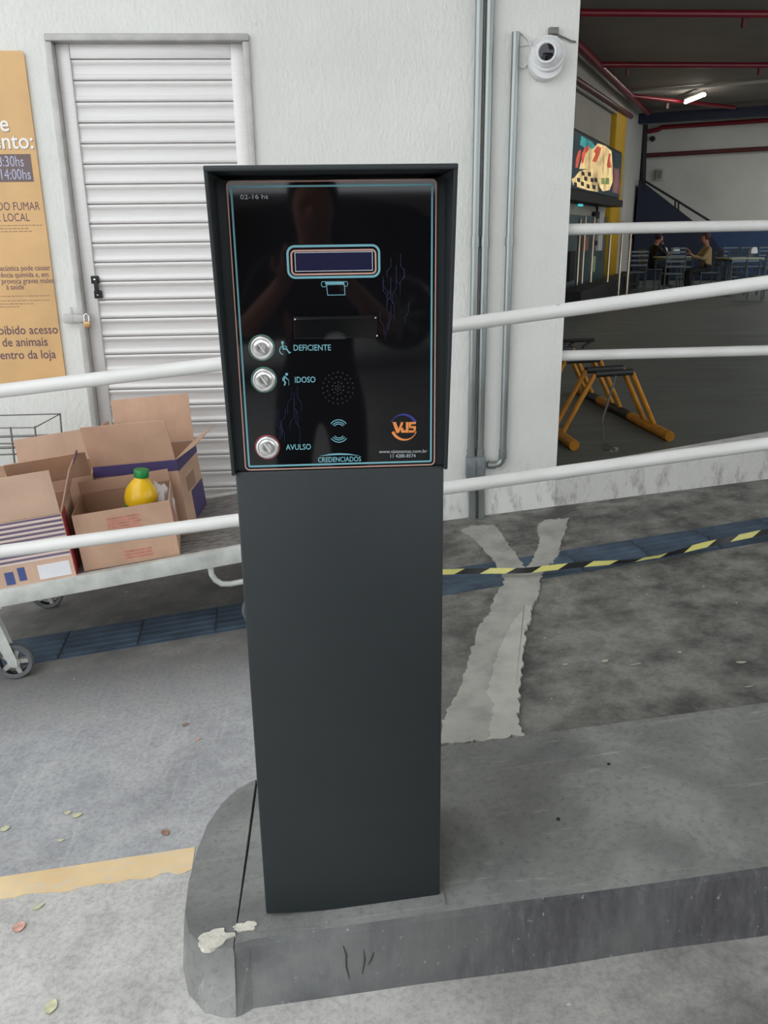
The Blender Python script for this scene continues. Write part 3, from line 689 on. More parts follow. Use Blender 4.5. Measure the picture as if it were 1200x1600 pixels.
MB().box((HX0+HT_, 1.392, 1.03), (HX1-HT_, TY1, 1.5)).build('housing', M_['slate'], tk)
al = R(0.3); pc = at(524, 506, 1.385)
PM = frame(pc, (1, 0, 0), (0, -math.sin(al), math.cos(al)), (0, -math.cos(al), -math.sin(al)))
pn = Vector((0, -math.cos(al), -math.sin(al)))
def PP(x, y):
    p = on_plane(x, y, pn, pn.dot(pc)); q = PM.inverted() @ p; return q.x, q.y
PL, PR = (PP(350, 282)[0]+PP(385, 732)[0])/2, (PP(688, 282)[0]+PP(675, 729)[0])/2
PT, PB = PP(520, 281)[1], PP(530, 731)[1]
pan = MB(PM).prism(rrect(PL, PB, PR, PT, .008), I4, -.004, .002).build('panel', M_['acrylic'], tk)
EPS = .002
PM2 = PM @ Matrix.Translation((0, 0, EPS))
def ring(name, x0, y0, x1, y1, r, wd, m): MB(PM2).ribbon(rrect(x0, y0, x1, y1, r), wd, I4, 0, .0004, True).build(name, m, pan)
ring('peach_border', PL+.0015, PB+.0015, PR-.0015, PT-.0015, .007, .0019, M_['peach'])
ring('teal_border', PL+.0075, PB+.0075, PR-.0075, PT-.0085, .0022, .0028, M_['teal'])
a = PP(451, 434); b = PP(592, 383); ring('display_surround', a[0], a[1], b[0], b[1], .011, .0034, M_['teal'])
a = PP(456.5, 429); b = PP(586.5, 390); ring('display_border', a[0], a[1], b[0], b[1], .006, .0026, M_['peach'])
a = PP(462, 424); b = PP(581.5, 393)
dp = MB(PM2).box((a[0], a[1], 0), (b[0], b[1], .001)).build('display', M_['lcd'], tk)
fr_ = MB(PM2).ribbon([(a[0], a[1]), (b[0], a[1]), (b[0], b[1]), (a[0], b[1])], .0012, I4, 0, .002, True).build('display_edge', M_['greyprint'], dp)
# printer pictogram
ic = MB(PM2)
def pline(pts, wd, closed=False): ic.ribbon([PP(*p) for p in pts], wd, I4, 0, .0004, closed)
pline([(503, 440), (542, 440), (543.5, 443), (542, 447), (538.5, 447.5), (536, 444), (511, 445), (508, 448), (504, 448), (502, 445)], .0008, True)
pline([(510, 444), (512, 461), (539, 460.5), (538, 444)], .001)
pline([(508, 442.5), (538, 442)], .0028)
ic.build('ticket_icon', M_['teal'], pan)
# ticket slot
a = PP(459, 530); b = PP(590, 492.5)
sl = MB(PM2 @ Matrix.Translation(((a[0]+b[0])/2, 0, 0))); hw = (b[0]-a[0])/2; mid = (a[1]+b[1])/2
poly = [(-hw, b[1]), (-hw, a[1]), (-.020, a[1]), (-.015, a[1]+.006), (-.008, a[1]+.0095), (.004, a[1]+.0095), (.011, a[1]+.006), (.016, a[1]), (hw, a[1]), (hw, b[1])]
so = sl.prism(poly, I4, 0, .010, [(x*.985, y-(.0012 if y > mid else -.0012)) for x, y in poly]).build('ticket_slot', M_['blackplastic'], tk)
bv = so.modifiers.new('bevel', 'BEVEL'); bv.width = .0018; bv.segments = 3
MB(PM2 @ Matrix.Translation(((a[0]+b[0])/2, 0, 0))).box((-.02, a[1]-.001, 0), (.016, a[1]+.010, .0012)).build('slot_mouth', M_['black'], so)
for cx_, cy_ in ((-hw+.004, b[1]-.003), (hw-.004, b[1]-.003), (hw-.002, a[1]+.004)):  # small steel dots placed as glints on the slot corners
    MB(PM2 @ Matrix.Translation(((a[0]+b[0])/2+cx_, cy_, .0095))).lathe([(.0014, 0), (.0012, .0008), (.0005, .0011)], I4, 10).build('screw_or_glint', M_['steel'], so, True)
# buttons
for bx, by, led in ((409, 543, (90, 150, 130)), (412.5, 593, (90, 150, 130)), (418, 698, (170, 40, 60))):
    c_ = PP(bx, by); BMx = PM2 @ Matrix.Translation((c_[0], c_[1], 0))
    bt = MB(BMx).lathe([(.0195, 0), (.0195, .003), (.0183, .0052), (.0160, .0062), (.0142, .0058), (.0138, .0042)], I4, 32).build('button', M_['bsteel'], tk, True)
    MB(BMx).ribbon(arc(0, 0, .0202, 0, 352, 40), .0012, I4, 0, .0008, True).build('button_rim', mat('rim_tint', led, .4), bt)
    MB(BMx).lathe([(.0137, .001), (.0137, .0046), (.0125, .0054), (.006, .0048), (.0005, .0046)], I4, 32).build('button_cap', M_['steel'], bt, True)
    MB(BMx).ribbon([(-.005, .007), (.0045, -.0075)], .0014, I4, .004, .0056).build('button_mark', M_['white'], bt)
# lettering
def ptxt(s, x0, y0, x1, y1, cap_px, m, bold=.008, nm='lettering'):
    a = PP(x0, y0); b = PP(x1, y1); cap = abs(PP(x0, y0-cap_px)[1]-a[1]); d = Vector((b[0]-a[0], b[1]-a[1])); ang = math.atan2(d.y, d.x)
    return text(nm, s, PM2 @ Matrix.Translation((a[0], a[1], 0)) @ Matrix.Rotation(ang, 4, 'Z'), 0, d.length, 0, cap, m, pan, .0006, bold)
ptxt('DEFICIENTE', 459, 547.5, 517, 547, 9, M_['teal']); ptxt('IDOSO', 461, 597.5, 493, 597, 9, M_['teal']); ptxt('AVULSO', 447, 702.5, 486, 701.5, 8.5, M_['teal'])
ptxt('CREDENCIADOS', 497, 721.5, 564, 720, 7.5, M_['teal'], .012); ptxt('02-16 hs', 376, 311.5, 419, 310.5, 7, M_['greyprint'], 0)
ptxt('www.vjsistemas.com.br', 592, 707.5, 667, 706.5, 5, M_['greyprint'], 0); ptxt('11 4280-8574', 610, 714.5, 649, 714, 5.2, M_['greyprint'], 0)
# wheelchair pictogram
ic = MB(PM2)
ic.prism([PP(x, y) for x, y in arc(441.5, 535, 2.3, 0, 330, 11)], I4, 0, .0004)
pline([(441.5, 537), (442.5, 545), (448, 545), (452, 551), (454.5, 550)], .0020); pline([(442, 541), (447, 541)], .0012)
pline(arc(443.5, 547, 6.5, 100, 320, 18), .0014)
ic.build('wheelchair_icon', M_['teal'], pan)
ic = MB(PM2)
ic.prism([PP(x, y) for x, y in arc(448, 584.5, 2.2, 0, 330, 11)], I4, 0, .0004)
pline([(446, 587.5), (443, 591), (443.5, 595)], .0036); pline([(446, 588), (448.5, 592), (451, 592.5)], .0014); pline([(443, 594), (446, 597), (444.5, 602)], .0020); pline([(451, 593), (451.5, 602)], .0006); pline([(443.5, 588.5), (441.5, 594)], .0014)
ic.build('walking_icon', M_['teal'], pan)
ic = MB(PM2)
for r_ in (8, 11, 14.5): pline(arc(529, 670, r_, 215, 325, 14), .0013)
for r_ in (8, 11, 14.5): pline(arc(529.5, 676, r_, 35, 145, 14), .0013)
ic.build('contactless_icon', M_['teal'], pan)
ic = MB(PM2); ic.prism([PP(*p) for p in ((499, 712), (515, 708.7), (529, 707.6), (545, 708.4), (562, 711.5), (545, 710.3), (529, 710.2), (515, 710.8))], I4, 0, .0004); ic.build('arch_mark', M_['teal'], pan)
# round logo
lg = MB(PM2)
def cres(cx, cy, r, a0, a1, t0, t1, t2):
    n = 16; out = arc(cx, cy, r, a0, a1, n); inn = []
    for k in range(n+1):
        f = k/n; t = (t0*(1-f)+t1*f)*(1-abs(2*f-1)) + (t0 if f < .5 else t2)*abs(2*f-1); a_ = R(a0+(a1-a0)*f); inn.append((cx+(r-t)*math.cos(a_), cy+(r-t)*math.sin(a_)))
    for k in range(n): lg.prism([PP(*p) for p in (out[k], out[k+1], inn[k+1], inn[k])], I4, 0, .0004)
cres(631, 668, 22, 205, 335, 1.0, 4.5, 4.5); lg.build('logo_arc', M_['blue'], pan)
lg = MB(PM2); cres(631, 667, 21, 20, 158, 1.0, 4.5, 4.5); lg.build('logo_arc', M_['orange'], pan)
lg = MB(PM2); ic = lg
def quad(*p): lg.prism([PP(*q) for q in p], I4, .0002, .0007)
quad((613, 659), (618.5, 659), (622.5, 670), (621, 676), (619, 676)); quad((622.5, 670), (626.5, 659), (630, 659), (629, 663), (623.5, 675.5), (621, 676))
quad((626, 668), (630, 668), (630, 671.5), (634, 671.5), (634, 675.5), (626.5, 675.5)); quad((634, 659), (638, 659), (638, 675.5), (634, 675.5))
quad((638.5, 659), (649.5, 658.5), (649.5, 662), (642, 662.5), (638.5, 662.5)); quad((638.5, 662.5), (642, 662.5), (642, 668.5), (638.5, 668.5)); quad((638.5, 665.5), (649.5, 665.2), (649.5, 668.5), (638.5, 668.7)); quad((646, 668.5), (649.5, 668.5), (649.5, 675), (646, 675)); quad((638.5, 672), (649.5, 671.8), (649.5, 675.2), (638.5, 675.5))
lg.build('logo_letters', M_['orange'], pan)
# speaker holes
sh = MB(PM2)
for rr_, n_ in ((0, 1), (4, 6), (9, 10), (17, 15), (24, 20)):
    for k in range(n_):
        a_ = 2*math.pi*(k+.3*(n_ % 4))/n_; c_ = PP(528+rr_*math.cos(a_), 606+rr_*1.03*math.sin(a_)); sh.prism([(c_[0]+.0012*math.cos(t), c_[1]+.0012*math.sin(t)) for t in [math.pi*2*j/8 for j in range(8)]], I4, 0, .0003)
sh.build('speaker_holes', M_['dot'], pan)['kind'] = 'stuff'
ic = MB(PM2); q = random.Random(11)
for (x0, x1, y0, y1, n_) in ((400, 470, 600, 690, 12), (592, 640, 395, 520, 14)):
    for k in range(n_):
        x = q.uniform(x0, x1); y = q.uniform(y0, y1-30); l1 = q.uniform(10, 30); dx_ = q.choice((-6, 6)); pline([(x, y), (x, y+l1), (x+dx_, y+l1+8), (x+dx_, y+l1+8+q.uniform(8, 25))], .0006)
ic.build('circuit_print', M_['navyline'], pan)['kind'] = 'stuff'

# ------------------------------------------------------------------ trolley and cartons
cA = Vector((-1.19, 2.85, .205)); cB = Vector((-.35, 3.0, .285)); ex = (cB-cA).normalized(); ey = Vector((0, 0, 1)).cross(ex).normalized(); ez = ex.cross(ey)
cO = cA - ex*.14; CM = frame(cO, ex, ey, ez)
ct = thing('platform_trolley', 'pale metal platform trolley with grey casters carrying open cartons', 'trolley', CM)
CLn, CWd = 1.42, .74; D0 = .030
fm = MB(CM)
for a, b in (((-.12, 0, -.028), (CLn, .035, .034)), ((-.12, CWd-.035, -.028), (CLn, CWd, .034)), ((-.12, 0, -.028), (-.085, CWd, .034)), ((CLn-.035, 0, -.028), (CLn, CWd, .034))): fm.box(a, b, bev=.004)
for x in (.28, .66, 1.04): fm.box((x, .03, -.026), (x+.03, CWd-.03, .005))
fm.build('deck_frame', M_['cartpaint'], ct, True)
nb = 9; bw = (CWd-.07)/nb
for k in range(nb): MB(CM).box((-.085, .035+k*bw+.002, .006), (CLn-.035, .035+(k+1)*bw-.002, D0-random.uniform(0, .003)), bev=.002).build('deck_board', M_['deck'], ct, True)
def caster(a_, b_, yaw, sg_=1):
    base = CM @ Vector((a_, b_, -.028)); z0 = gz(base.x); rad = .068
    Wm = frame((base.x, base.y, z0+rad), (math.cos(yaw), math.sin(yaw), 0), (0, 0, 1), (math.sin(yaw), -math.cos(yaw), 0))
    o = MB(Wm).lathe([(.048, -.014), (rad-.006, -.017), (rad, -.010), (rad, .010), (rad-.006, .017), (.048, .014)], I4, 28, False).build('caster_wheel', M_['rubber'], ct, True)
    hb2 = MB(Wm); hb2.lathe([(.004, -.018), (.02, -.018), (.02, .018), (.004, .018)], I4, 18)
    for k in range(5):
        an = 2*math.pi*k/5; hb2.box((.014, -.008, -.009), (.05, .008, .009), Matrix.Rotation(an, 4, 'Z'))
    hb2.build('wheel_hub', M_['alu_dull'], o, True)
    fk = MB(Wm); zt_ = base.z - (z0+rad)
    for s_ in (-1, 1): fk.prism([(x*sg_, y) for x, y in ((-.014, -.012), (.010, -.014), (.012, .01), (-.030, zt_*.8), (-.022, zt_), (-.10, zt_), (-.075, zt_*.7))], I4, s_*.021-.002, s_*.021+.002)
    fk.box((-.11*sg_, zt_-.006, -.03), (-.01*sg_, zt_+.002, .03)); fk.build('caster_fork', M_['cartpaint'], ct)
for a_, b_, yw, sg_ in ((.145, .03, R(10), 1), (.18, .68, R(6), 1), (1.05, .05, R(14), -1), (1.25, .68, R(10), -1)): caster(a_, b_, yw, sg_)
q = [CM @ Vector(p) for p in ((.875, .02, -.02), (.875, .02, -.06), (.885, .02, -.085), (.905, .02, -.105), (.935, .02, -.112), (1.10, .02, -.112), (1.13, .02, -.10), (1.145, .02, -.08), (1.145, .02, -.02))]
MB().tube(q, .011, 12).build('foot_guard', M_['cartpaint'], ct, True)
MB().tube([CM @ Vector(p) for p in ((-.10, .05, .03), (-.16, .05, .6), (-.17, .08, .68), (-.17, .64, .68), (-.16, .67, .6), (-.10, .67, .03))], .014, 12).build('push_handle', M_['cartpaint'], ct, True)

def carton(label, o, w, d, h, rot, flaps, mo, mi, prints=(), tilt=0.0):
    """open carton; o = front left bottom corner in trolley frame; flaps: side -> (length, lean outward in degrees)"""
    Mb = CM @ Matrix.Translation((o[0], o[1], o[2])) @ Matrix.Rotation(R(rot), 4, 'Z') @ Matrix.Rotation(R(tilt), 4, 'Y')
    t = thing('carton', label, 'box', Mb @ Matrix.Translation((w/2, d/2, 0)), 'cartons on the trolley'); k = .004
    b = MB(Mb)
    b.box((0, 0, 0), (w, d, k)); b.box((0, 0, k), (w, k, h)); b.box((0, d-k, k), (w, d, h)); b.box((0, k, k), (k, d-k, h)); b.box((w-k, k, k), (w, d-k, h))
    body = b.build('body', mo, t)
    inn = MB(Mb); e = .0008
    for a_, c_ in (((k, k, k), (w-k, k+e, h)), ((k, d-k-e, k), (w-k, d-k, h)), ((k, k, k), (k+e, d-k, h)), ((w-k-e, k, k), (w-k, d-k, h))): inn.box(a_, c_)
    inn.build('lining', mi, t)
    for side, (ln_, an, mm) in flaps.items():
        an = R(an)
        H = {'front': (frame((0, k/2, h), (1, 0, 0), (0, -math.sin(an), math.cos(an)), (0, -math.cos(an), -math.sin(an))), w), 'back': (frame((0, d-k/2, h), (1, 0, 0), (0, math.sin(an), math.cos(an)), (0, -math.cos(an), math.sin(an))), w),
             'right': (frame((w-k/2, 0, h), (0, 1, 0), (math.sin(an), 0, math.cos(an)), (math.cos(an), 0, -math.sin(an))), d), 'left': (frame((k/2, 0, h), (0, 1, 0), (-math.sin(an), 0, math.cos(an)), (math.cos(an), 0, math.sin(an))), d)}[side]
        f = MB(Mb @ H[0]); f.box((.003, .002, -k/2), (H[1]-.003, ln_, k/2)); f.build('flap', mm, t)
    for face, x0, z0, x1, z1, m in prints:
        off = .0012
        if face == 'front': p = MB(Mb).box((x0, -off, z0), (x1, 0, z1))
        elif face == 'right': p = MB(Mb).box((w, x0, z0), (w+off, x1, z1))
        elif face == 'rightflap':
            ln_, an, _ = flaps['right']; an = R(an); p = MB(Mb @ frame((w-k/2, 0, h), (0, 1, 0), (math.sin(an), 0, math.cos(an)), (math.cos(an), 0, -math.sin(an)))).box((x0, z0, -k/2-off), (x1, z1, k/2+off))
        elif face == 'frontflap':
            ln_, an, _ = flaps['front']; an = R(an); p = MB(Mb @ frame((0, k/2, h), (1, 0, 0), (0, -math.sin(an), math.cos(an)), (0, -math.cos(an), -math.sin(an)))).box((x0, z0, k/2), (x1, z1, k/2+off))
        p.build('print', m, body)
    return t
cd_, ci_, cp_ = M_['card'], M_['card_in'], M_['card_pale']
# striped carton in front
pr_ = [('front', 0.005, .24-.0175*i-.0175+.002, .403, .24-.0175*i-.008, M_['cream']) for i in range(9)] + [('front', 0.005, .24-.0175*i-.0085, .403, .24-.0175*i-.0005, M_['stripe']) for i in range(9)] + [('front', .0, .005, .10, .05, M_['blueprint']), ('front', .12, .03, .15, .075, M_['blueprint']), ('front', .17, .012, .20, .06, M_['blueprint']), ('front', .215, .02, .24, .07, M_['blueprint']), ('front', .283, .012, .392, .066, M_['label']), ('right', .0, .0, .10, .24, M_['red'])]
carton('open carton with violet striped front and white label, nearest on the trolley', (-.0, .02, D0), .405, .30, .243, 0, {'front': (.165, 8, cp_), 'right': (.16, 22, cd_), 'left': (.15, 35, cd_)}, cp_, ci_, pr_ + [('rightflap', .16, .14, .298, .16, M_['violet'])])
carton('plain open carton behind the striped one at the left edge', (.19, .37, D0), .30, .30, .27, 3, {'back': (.125, 12, cp_), 'front': (.13, 32, cd_), 'left': (.17, 68, cd_)}, cd_, ci_)
carton('tall open carton with violet bands against the metal door', (.49, .43, D0), .34, .30, .29, -16, {'front': (.175, 14, cd_), 'back': (.20, 10, cd_), 'right': (.10, 60, cd_), 'left': (.12, 8, cd_)}, cd_, ci_,
       [('front', .0, .245, .34, .289, M_['violet']), ('right', 0, .24, .30, .289, M_['violet']), ('right', .12, .0, .30, .12, M_['violet']), ('right', .08, .13, .2, .19, M_['inklight'])])
carton('small open carton with faded red print holding a yellow bottle', (.43, .055, D0), .345, .27, .215, -1.5, {'back': (.05, -5, cd_)}, cd_, ci_,
       [('front', .115, .135+.011*i, .235-.01*(i % 2), .141+.011*i, M_['redfaint']) for i in range(5)] + [('front', .15, .02+.012*i, .25, .027+.012*i, M_['redfaint']) for i in range(3)] + [('right', .05, .09, .17, .17, M_['redfaint'])])
bo = CM @ Vector((.63, .17, D0+.004))
bt = thing('juice_bottle', 'round yellow bottle with green cap standing in the small carton', 'bottle', bo)
bM = Matrix.Translation(bo) @ Matrix.Rotation(R(6), 4, 'Y')
MB(bM).lathe([(.05, 0), (.058, .01), (.058, .10), (.056, .17), (.060, .195), (.062, .215), (.056, .242), (.040, .268), (.026, .282), (.022, .292)], I4, 24).build('body', M_['juice'], bt, True)
MB(bM).lathe([(.027, .290), (.028, .296), (.028, .315), (.025, .319)], I4, 20).build('cap', M_['green'], bt, True)
MB(bM).lathe([(.0592, .14), (.0585, .165), (.0588, .192)], I4, 24, False).build('label_band', M_['green'], bt, True)
bg_o = CM @ Vector((.715, .20, D0+.006))
bgm = bmesh.new(); bmesh.ops.create_icosphere(bgm, subdivisions=3, radius=1); q = random.Random(4)
from mathutils import noise as mn
for v in bgm.verts:
    n_ = mn.noise(v.co*2.3)*.35; v.co = Vector((v.co.x*.055, v.co.y*.05, (v.co.z*.5+.5)*.235))*(1+n_*.5)
bgm.verts.index_update(); b_ = MB(Matrix.Translation(bg_o)); b_.add([v.co.copy() for v in bgm.verts], [tuple(v.index for v in f.verts) for f in bgm.faces]); bgm.free()
tag(b_.build('plastic_bag', M_['film'], None, True), 'crumpled pale plastic bag beside the yellow bottle in the small carton', 'bag')
# wire basket standing by the wall
wb = thing('wire_basket', 'thin grey wire basket by the wall at the left edge', 'basket', (-1.35, 3.78, gz(-1.35)))
WB = MB(); BX0, BX1, BY0, BY1 = -1.62, -1.222, 3.62, 3.88
zt_ = at(45, 650, 3.85).z
rim = [(BX0, BY0, zt_), (BX1-.03, BY0, zt_-.005), (BX1, BY1, zt_), (BX0, BY1, zt_)]
WB.tube(rim+[rim[0]], .003, 6); zl = at(25, 690, 3.75).z
WB.tube([(BX0, BY0+.02, zl), (BX1-.08, BY0+.02, zl), (BX1-.03, BY0+.08, zl), (BX1-.03, BY1-.05, zl), (BX1-.06, BY1-.02, zl), (BX0, BY1-.02, zl), (BX0, BY0+.02, zl)], .006, 6)
WB.tube([(BX0, BY0+.02, zl-.03), (BX1-.1, BY0+.02, zl-.03), (BX1-.03, BY1-.05, zl-.03), (BX0, BY1-.02, zl-.03)], .004, 6)
WB.build('rims', M_['wire'], wb, True)
for (x, y) in ((BX0, BY0), (BX1-.03, BY0), (BX1, BY1), (BX0, BY1), (BX1-.13, BY0)):
    MB().tube([(x, y, zt_), (x+(.02 if x < -1.4 else -.035), y+(.02 if y < 3.7 else -.02), gz(x)+.002)], .004, 6).build('wire_leg', M_['wire'], wb, True)

# ------------------------------------------------------------------ the hall behind the opening
def box_on(M, a, b, name, m, parent, bev=0.0): return MB(M).box(a, b, bev=bev).build(name, m, parent, bool(bev))
Z_ = Vector((0, 0, 1))
LWM = frame(KC, hv, Z_, hu)                        # on the left wall: x along depth, y up, z out of the wall
BWM = frame(KC, hu, Z_, -hv)                       # on the back wall: x to the right, y up, z out of the wall
def lw2(x, y, off=0.0): q = LWM.inverted() @ LW(x, y, off); return q.x, q.y
def bw2(x, y, off=0.0): q = BWM.inverted() @ BW(x, y, off); return q.x, q.y
# white stretch of the left wall next to the corner
xw = lw2(977, 250)[0]
struct(box_on(LWM, (xw, HZ, 0), (0, HC, .012), 'trim_1', M_['hwall'], None))
yc0, yc1 = lw2(961, 230, .12)[0], lw2(976, 230, .12)[0]
tag(box_on(LWM, (yc0, HZ, 0), (yc1, 3.95, .12), 'wall_column', M_['ycol'], None, .01), 'yellow painted column on the hall wall beside the lit menu sign', 'column')
# pipes
def pipe(name, label, pts, r, m, hang=()):
    r = r*.66
    o = thing(name, label, 'pipe', pts[0], 'pipes under the hall ceiling'); MB().tube(pts, r, 10).build('pipe', m, o, True)
    for p in hang: MB().box((p.x-.03, p.y-.03, p.z-.16), (p.x+.03, p.y+.03, p.z)).build('nozzle', M_['darkred'], o)
    return o
a = CE(906, 20); b = CE(1200, 22); pipe('ceiling_pipe', 'red pipe nearest the opening, level under the hall ceiling', [a, b, b+(b-a)*2.4], .075, M_['redpipe'], [CE(1164, 24)])
a = CE(936, 101); b = CE(1200, 102); pipe('ceiling_pipe', 'second red pipe level under the hall ceiling', [a, b, b+(b-a)*2.4], .075, M_['redpipe'], [CE(981, 103), CE(1188, 103)])
a = CE(988, 150); b = CE(1148, 168); pipe('ceiling_pipe', 'red pipe running to the navy beam beside the lit tube', [a, b], .07, M_['redpipe'], [CE(1043, 158)])
a = CE(901, 67); b = CE(1013, 176); pipe('ceiling_pipe', 'long red pipe following the left hall wall under the ceiling', [a-(b-a)*.6, a, b], .11, M_['redpipe'])
a = LW(899, 124, .15); b = LW(986, 182, .15); pipe('wall_pipe', 'dark red pipe along the top of the left hall wall', [a-(b-a)*.6, a, b], .09, M_['darkred'])
a = LW(899, 134, .08); b = LW(978, 186, .08); pipe('wall_pipe', 'grey tray just below the dark red wall pipe', [a-(b-a)*.6, a, b], .06, M_['alu_dull'])
a = CE(978, 146, 4.4); b = CE(1200, 126, 4.4); pipe('ceiling_conduit', 'thin grey conduit slanting under the hall ceiling', [a, b, b+(b-a)*.6], .05, M_['hwall'])
a = BW(1034, 199, .2); b = BW(1200, 188, .2); pipe('wall_pipe', 'red pipe level across the back wall below the navy beam', [BW(1012, 206, .2), a-(b-a)*.03+Vector((0, 0, -.05)), a, b, b+(b-a)*2.5], .09, M_['redpipe'], [])
a = BW(1010, 243, .15); b = BW(1200, 232, .15); pipe('wall_pipe', 'brown pipe halfway up the back wall', [a, b, b+(b-a)*2.5], .09, M_['darkred'])
pipe('wall_pipe', 'dark pipe standing in the far corner of the hall', [BW(1007, 195, .3), BW(1005, 245, .3), BW(1004, 290, .3)], .13, M_['black'])
# navy beam
q0 = BWM.inverted() @ BW(984, 187, 1.4); q1 = BWM.inverted() @ BW(1200, 172, 1.4)
tag(box_on(BWM, (q0.x, q0.y-.10, 1.15), (16, q0.y+.13, 1.4), 'roof_beam', M_['navy'], None), 'navy blue steel beam under the hall ceiling before the back wall', 'beam')
# lit tube
a, b = CE(1071, 160, 4.25), CE(1101, 148, 4.25)
tl = thing('tube_light', 'lit fluorescent tube hanging under the hall ceiling', 'light', (a+b)/2)
MB().tube([a, b], .032, 10).build('tube', M_['tube'], tl, True)
d = (b-a).normalized(); MB().tube([a-d*.03+Z_*.07, b+d*.03+Z_*.07], .035, 8).build('fitting', M_['hwall'], tl, True)
def hall_lamp(label, p, power, sx=1.6, sy=.3):
    o = thing('tube_light', label, 'light', p, 'hall lamps'); MB(Matrix.Translation(p)).box((-sx/2, -sy/2, .02), (sx/2, sy/2, .08)).build('fitting', M_['hwall'], o)
    l = bpy.data.lights.new('lamp', 'AREA'); l.shape = 'RECTANGLE'; l.size = sx; l.size_y = sy; l.energy = power; l.color = (1, .985, .96)
    lo = bpy.data.objects.new('lamp', l); C.objects.link(lo); lo.parent = o
LAMP_P = 48
for i, (x, y) in enumerate(((12.5, 19.5), (15.5, 14.0), (11.5, 10.5))):
    hall_lamp(('ceiling lamp near the back wall right of the picture', 'ceiling lamp over the middle of the hall right of the picture', 'ceiling lamp over the front of the hall right of the picture')[i], Vector((x, y, 4.3)), LAMP_P)
# wainscot, stair, boxes on the back wall
x0 = bw2(1002, 350)[0]; zw = BW(1150, 357).z
tag(box_on(BWM, (.02, HZ, 0), (16, zw, .05), 'wainscot', M_['wain'], None), 'blue painted lower band of the back wall behind the tables', 'wainscot')
st = thing('staircase', 'navy solid-sided staircase climbing the back wall with thin handrail', 'stairs', BW(1000, 424, .6))
po = [bw2(x, y, 1.1) for x, y in ((998, 281), (1004, 284), (1089, 350), (1110, 366))]
po = po + [(po[-1][0]+.9, HZ+.02), (po[0][0], HZ+.02)]
MB(BWM).prism(po, I4, 1.05, 1.1).build('stringer', M_['navy'], st); MB(BWM).prism([(x, y-.12) if i < 4 else (x, y) for i, (x, y) in enumerate(po)], I4, .1, 1.05).build('steps', M_['navy'], st)
hp = [BW(x, y, 1.1) for x, y in ((1001, 279), (1060, 315), (1118, 351))]
MB().tube(hp, .03, 8).build('handrail', M_['black'], st, True)
for x, y0, y1 in ((1007, 283, 300), (1055, 312, 325), (1060, 315, 330)):
    MB().tube([BW(x, y0, 1.1), BW(x, y1, 1.1)], .025, 8).build('baluster', M_['black'], st, True)
eb = thing('electric_box', 'grey electric box on the back wall above the staircase', 'electric box', BW(1031, 282))
a, b = bw2(1025, 282), bw2(1038, 264); box_on(BWM, (a[0], a[1], 0), (b[0], b[1], .14), 'body', M_['hbeige'], eb, .01); box_on(BWM, (a[0]+.04, a[1]+.04, .14), (b[0]-.04, b[1]-.04, .15), 'cover', M_['condulet'], eb)
a, b = bw2(1017, 221), bw2(1023, 213); tag(MB(BWM).lathe([(.07, 0), (.07, .1), (.05, .13)], Matrix.Translation(((a[0]+b[0])/2, (a[1]+b[1])/2, 0)), 14).build('wall_speaker', M_['black'], None, True), 'small black round fitting high on the back wall', 'fitting')
bd = thing('notice_poster', 'white poster with dark badge and red line beside the yellow column', 'poster', LW(989, 400, .03))
a, b = lw2(981, 432, .03), lw2(996, 365, .03); box_on(LWM, (a[0], a[1], .012), (b[0], b[1], .03), 'sheet', M_['hwall'], bd)
a, b = lw2(983, 373, .03), lw2(994, 367, .03); box_on(LWM, (a[0], a[1], .03), (b[0], b[1], .035), 'badge', M_['black'], bd); a, b = lw2(981, 387, .03), lw2(996, 385, .03); box_on(LWM, (a[0], a[1], .03), (b[0], b[1], .035), 'red_line', M_['redpipe'], bd)
# backlit menu sign
ms = thing('menu_sign', 'backlit menu sign with food picture and red lettering on the left hall wall', 'sign', LW(930, 300, .2))
OF = .35
c0, c1, c2_, c3 = lw2(890, 202, OF), lw2(969, 239, OF), lw2(970.5, 309, OF), lw2(889, 293, OF)
SX0, SX1_ = c0[0]-.1, (c1[0]+c2_[0])/2; SY1 = (lw2(896, 205, OF)[1]+c1[1])/2; SY0 = (c2_[1]+lw2(894, 294, OF)[1])/2
box_on(LWM, (SX0-.05, SY0-.05, 0), (SX1_+.05, SY1+.05, OF-.02), 'case', M_['black'], ms)
def glow(name, c, e): return mat(name, c, .4, emit=e, var=.4, scale=2.2)
G1, G2, G3, G4, G5 = glow('lit_dark_teal', (16, 46, 56), .2), glow('lit_cream', (244, 210, 146), .30), glow('lit_red', (206, 84, 62), .28), glow('lit_black', (34, 34, 28), .1), glow('lit_teal', (50, 150, 150), .25)
box_on(LWM, (SX0, SY0, OF-.02), (SX1_, SY1, OF), 'sign_face', G1, ms)
def spoly(name, pts, m, lay): MB(LWM).prism([lw2(x, y, OF) for x, y in pts], I4, OF, OF+.004*lay).build(name, m, ms)
spoly('teal_glow', [(908, 212), (925, 222), (934, 236), (915, 232), (906, 226)], G5, 1)
spoly('bag', [(905, 264), (911, 240), (918, 228), (926, 233), (934, 224), (946, 228), (955, 236), (957, 258), (957, 284), (952, 297), (942, 299), (937, 292), (930, 270), (915, 264)], G2, 1)
for k, pts in enumerate((((900, 248), (904, 236), (907, 234), (906, 244), (902, 262), (899, 262)), ((909, 240), (914, 230), (920, 227), (919, 235), (914, 240), (911, 254), (908, 256)), ((927, 236), (933, 228), (939, 231), (936, 242), (930, 254), (925, 252), (930, 240)), ((951, 240), (954, 240), (953, 250), (955, 262), (949, 262), (948, 258)))): spoly('red_letter', pts, G3, 2)
spoly('basket', [(905, 268), (915, 265), (928, 268), (933, 276), (934, 300), (918, 297), (896, 290), (893, 280), (898, 277)], G2, 2)
